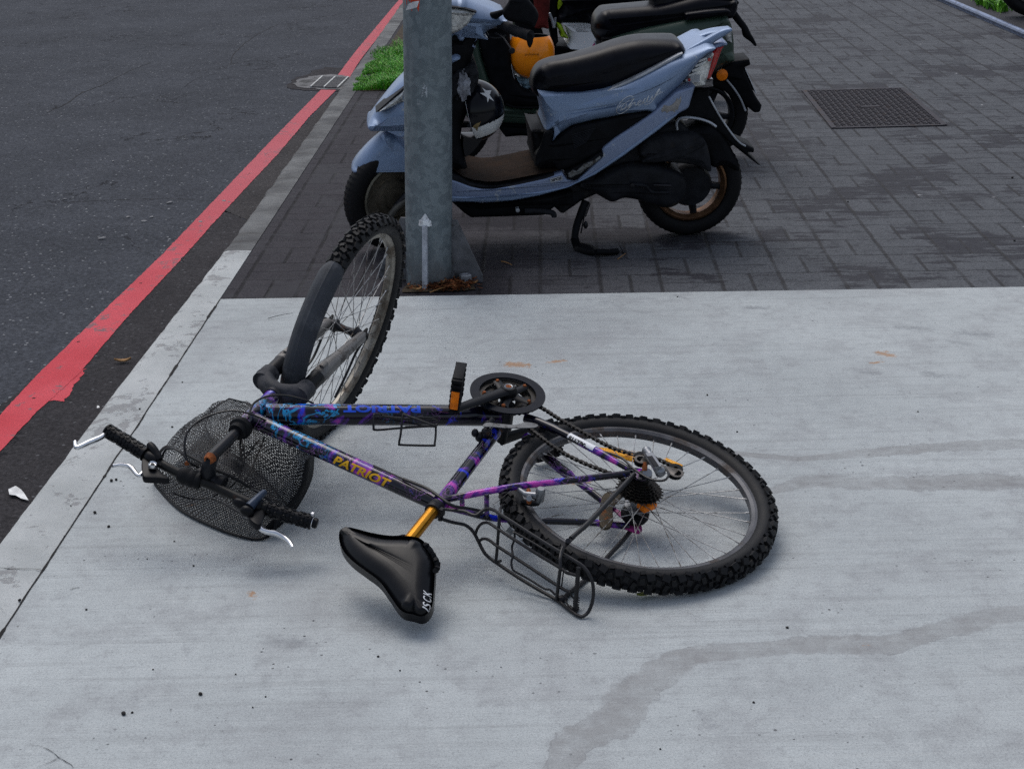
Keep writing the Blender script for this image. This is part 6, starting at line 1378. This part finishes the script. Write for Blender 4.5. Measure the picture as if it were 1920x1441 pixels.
for x,y,r in SEEDS:
    if sd is None:
        mb=MB(); mb.ball((0,0,0),V3(1.1,0,0),V3(0,.85,0),V3(0,0,.8),12,8); mb.v=[tuple(np.array(v)*(1+.18*noise.noise(Vector(v)*2.2))) for v in mb.v]; sd=mb.build('seed',M_seed); o=sd
    else: o=sd.copy(); COL.objects.link(o)
    g0=gnd(x,y); o.matrix_world=Matrix.Translation(Vector(g0)+Vector((0,0,r*.4)))@Matrix.Rotation(x*.7,4,'Z')@Matrix.Scale(r*.62,4)
    tag(o,SEEDL.get((x,y),'tiny dark speck of grit, hardly bigger than a pinhead, on the pale concrete or kerb'),'seed','dark seeds scattered over the ground')
CHL={(318,380):'pale flat stone chip on the road nearest the middle of the red line',(270,415):'pale stone chip on the road, left of the red line below the group of chips',(284,407):'small pale stone chip touching the left edge of the chip row',(192,447):'largest pale stone chip on the open road left of the red line',(420,377):'dark crumb lying on the red line, upper of two',(376,416):'dark crumb lying on the red line, lower of two',(212,302):'stone chip on the road at the end of a thin crack',(430,379):'stone chip beside the upper crumb on the red line',(122,373):'stone chip on the road nearest the left edge of the picture',(240,407):'tiny stone chip between the largest chip and the red line'}
pb=None; M_peb=pm('pale road chip',(.22,.22,.225),.8,bump=.4)
for x,y,r in [(318,380,.011),(270,415,.010),(284,407,.008),(192,447,.012),(420,377,.009),(376,416,.009),(212,302,.006),(430,379,.006),(122,373,.007),(240,407,.008)]:
    dark=x in(420,376)
    if pb is None: mb=MB(); mb.ball((0,0,0),V3(1.5,0,0),V3(0,.9,0),V3(0,0,.55),10,7); mb.v=[tuple(np.array(v)*(1+.3*noise.noise(Vector(v)*1.7))) for v in mb.v]; pb=mb.build('road_chip',M_peb); o=pb
    else: o=pb.copy(); COL.objects.link(o)
    o.matrix_world=Matrix.Translation(Vector(gnd(x,y,ZR+.003)))@Matrix.Rotation(x,4,'Z')@Matrix.Scale(r,4)
    tag(o,CHL[(x,y)],'stone chip','loose stone chips on the asphalt')
# drain grate
gp=[gnd(x,y,ZR+.008) for x,y in [(583,163.5),(605,144),(652,147),(634,165)]]; c_=sum(gp)/4; mb=MB(); X_=(gp[3]-gp[0])/2; Y_=(gp[1]-gp[0])/2
o_=empty('drain_grate',Matrix.Translation(Vector(c_)),'steel drain grate with three whitish bars set in the gutter by the red line','drain grate')
mb.box(V3(0,0,-.012),X_,Y_,V3(0,0,.004)); mb.build('pit',M_dirt,o_,smooth=False)
mb=MB()
for i in range(15): mb.box(Y_*(-.93+i*1.86/14),X_*.98,Y_*.03,V3(0,0,.006))
mb.build('slats',pm('grate steel',(.10,.10,.105),.6,.4),o_,smooth=False)
for t in(-.98,0,.98): mb=MB(); mb.box(X_*t,nrm(X_)*.0055,Y_,V3(0,0,.009)); mb.build('bar',pm('worn pale bar',(.38,.39,.38),.5,.2,dirt=((.2,.2,.2),.35,30)),o_,smooth=False)
# manhole cover
mp=[gnd(x,y) for x,y in [(1560,241),(1775,236),(1693,165.5),(1505,171)]]; c_=sum(mp)/4; X_=((mp[1]-mp[0])+(mp[2]-mp[3]))/4; Y_=((mp[3]-mp[0])+(mp[2]-mp[1]))/4; L_=np.linalg.norm(X_); W_=np.linalg.norm(Y_)
o_=empty('manhole_cover',Matrix.Translation(Vector(c_)),'rectangular dark cast iron manhole cover with raised tread pattern in the pavement','manhole cover')
M_iron=pm('cast iron',(.036,.033,.040),.7,.1,var=.25,sc_=14,dirt=((.075,.06,.055),.4,16),bump=.4); M_iron2=pm('dark cast iron',(.024,.022,.027),.7,.1,var=.3,spec=.25,dirt=((.05,.04,.035),.3,20))
mb=MB(); xn,yn=nrm(X_),nrm(Y_)
for s in(-1,1): mb.box(X_*s*.97,xn*.014,Y_*1.0,V3(0,0,.006)); mb.box(Y_*s*.985,X_*.945,yn*.014,V3(0,0,.0055))
mb.build('frame',M_iron,o_,smooth=False); mb=MB(); mb.box(V3(0,0,0),X_*.93,Y_*.96,V3(0,0,.002)); mb.build('plate',M_iron2,o_,smooth=False)
mb=MB(); nx,ny=17,28
for i in range(nx):
    for j in range(ny):
        x=-.88+i*1.76/(nx-1); y=-.92+j*1.84/(ny-1)
        if abs(x)<.2 and abs(y)<.09: continue
        a=((i+j)%2)*math.pi/2+.5; d=xn*math.cos(a)+yn*math.sin(a); q=X_*x+Y_*y+V3(0,0,.003); mb.box(q,d*.0125,np.cross(d,V3(0,0,1))*.0055,V3(0,0,.003))
mb.box(V3(0,0,.003),X_*.18,Y_*.035,V3(0,0,.0035)); mb.build('tread_pattern',M_iron,o_,smooth=False)
# far right: edging, ground behind, weeds, tyre
e0,e1=gnd(1775,0,.03),gnd(1920,62,.03); dd=e1-e0; a_,b_=e0-dd*2,e1+dd*1.5
mb=MB(); mb.tube([a_-a_,b_-a_],.022,10); mb.box((b_-a_)/2+V3(.01,0,-.03),(b_-a_)/2,V3(.02,0,0),V3(0,0,.035)); o=mb.build('edging',pm('blue grey metal edging',(.16,.20,.30),.4,.5,dirt=((.05,.05,.06),.35,8)),angle=30); o.location=a_; tag(o,'blue grey metal edging strip along the right border of the pavement','edging')
poly_sheet([(a_[0]+.03,a_[1]),(9,a_[1]),(9,2.4+YS-2.4),(b_[0]+.03,b_[1])][:4],.006,'side_ground',pm('dark side paving',(.022,.022,.028),.8,bump=.3)) if 0 else poly_sheet([(3.85,5.2),(12,5.2),(12,30),(3.85,30)],.0,'side_ground',pm('dark side paving',(.030,.030,.036),.8,bump=.3,dirt=((.06,.06,.06),.4,3)))
def sw():
    t=random.random(); x=1835+t*45+random.gauss(0,5); y=0+t*18+random.gauss(0,4); q=gnd(x,y); return q[0],q[1],1
tag(grass('weeds',sw,900,.04,.12,1.2,((.10,.30,.015),(.16,.42,.02),(.05,.18,.01)),.008),'low green weeds growing beside the tyre at the right border','weeds',kind='stuff')
q=gnd(1915,34); ty=empty('parked_vehicle_wheel',Matrix.Translation(Vector(q)),'black tyre standing on the dark ground in the top right corner','tyre')
mb=MB(); O=V3(.12,.05,.31); ax=nrm(V3(.25,1,0)); pr=[(.31-.055+math.cos(t)*.055,math.sin(t)*.09) for t in np.linspace(-2.4,2.4,22)]; mb.lathe(O,ax,pr+[pr[0]],64); mb.build('tyre',M_rub2,ty); mb=MB(); mb.lathe(O,ax,[(.205,-.07),(.19,-.05),(.05,-.045),(0,-.05)],48); mb.lathe(O,ax,[(.205,.07),(.19,.05),(.05,.045),(0,.05)],48); mb.build('rim',M_eng,ty)
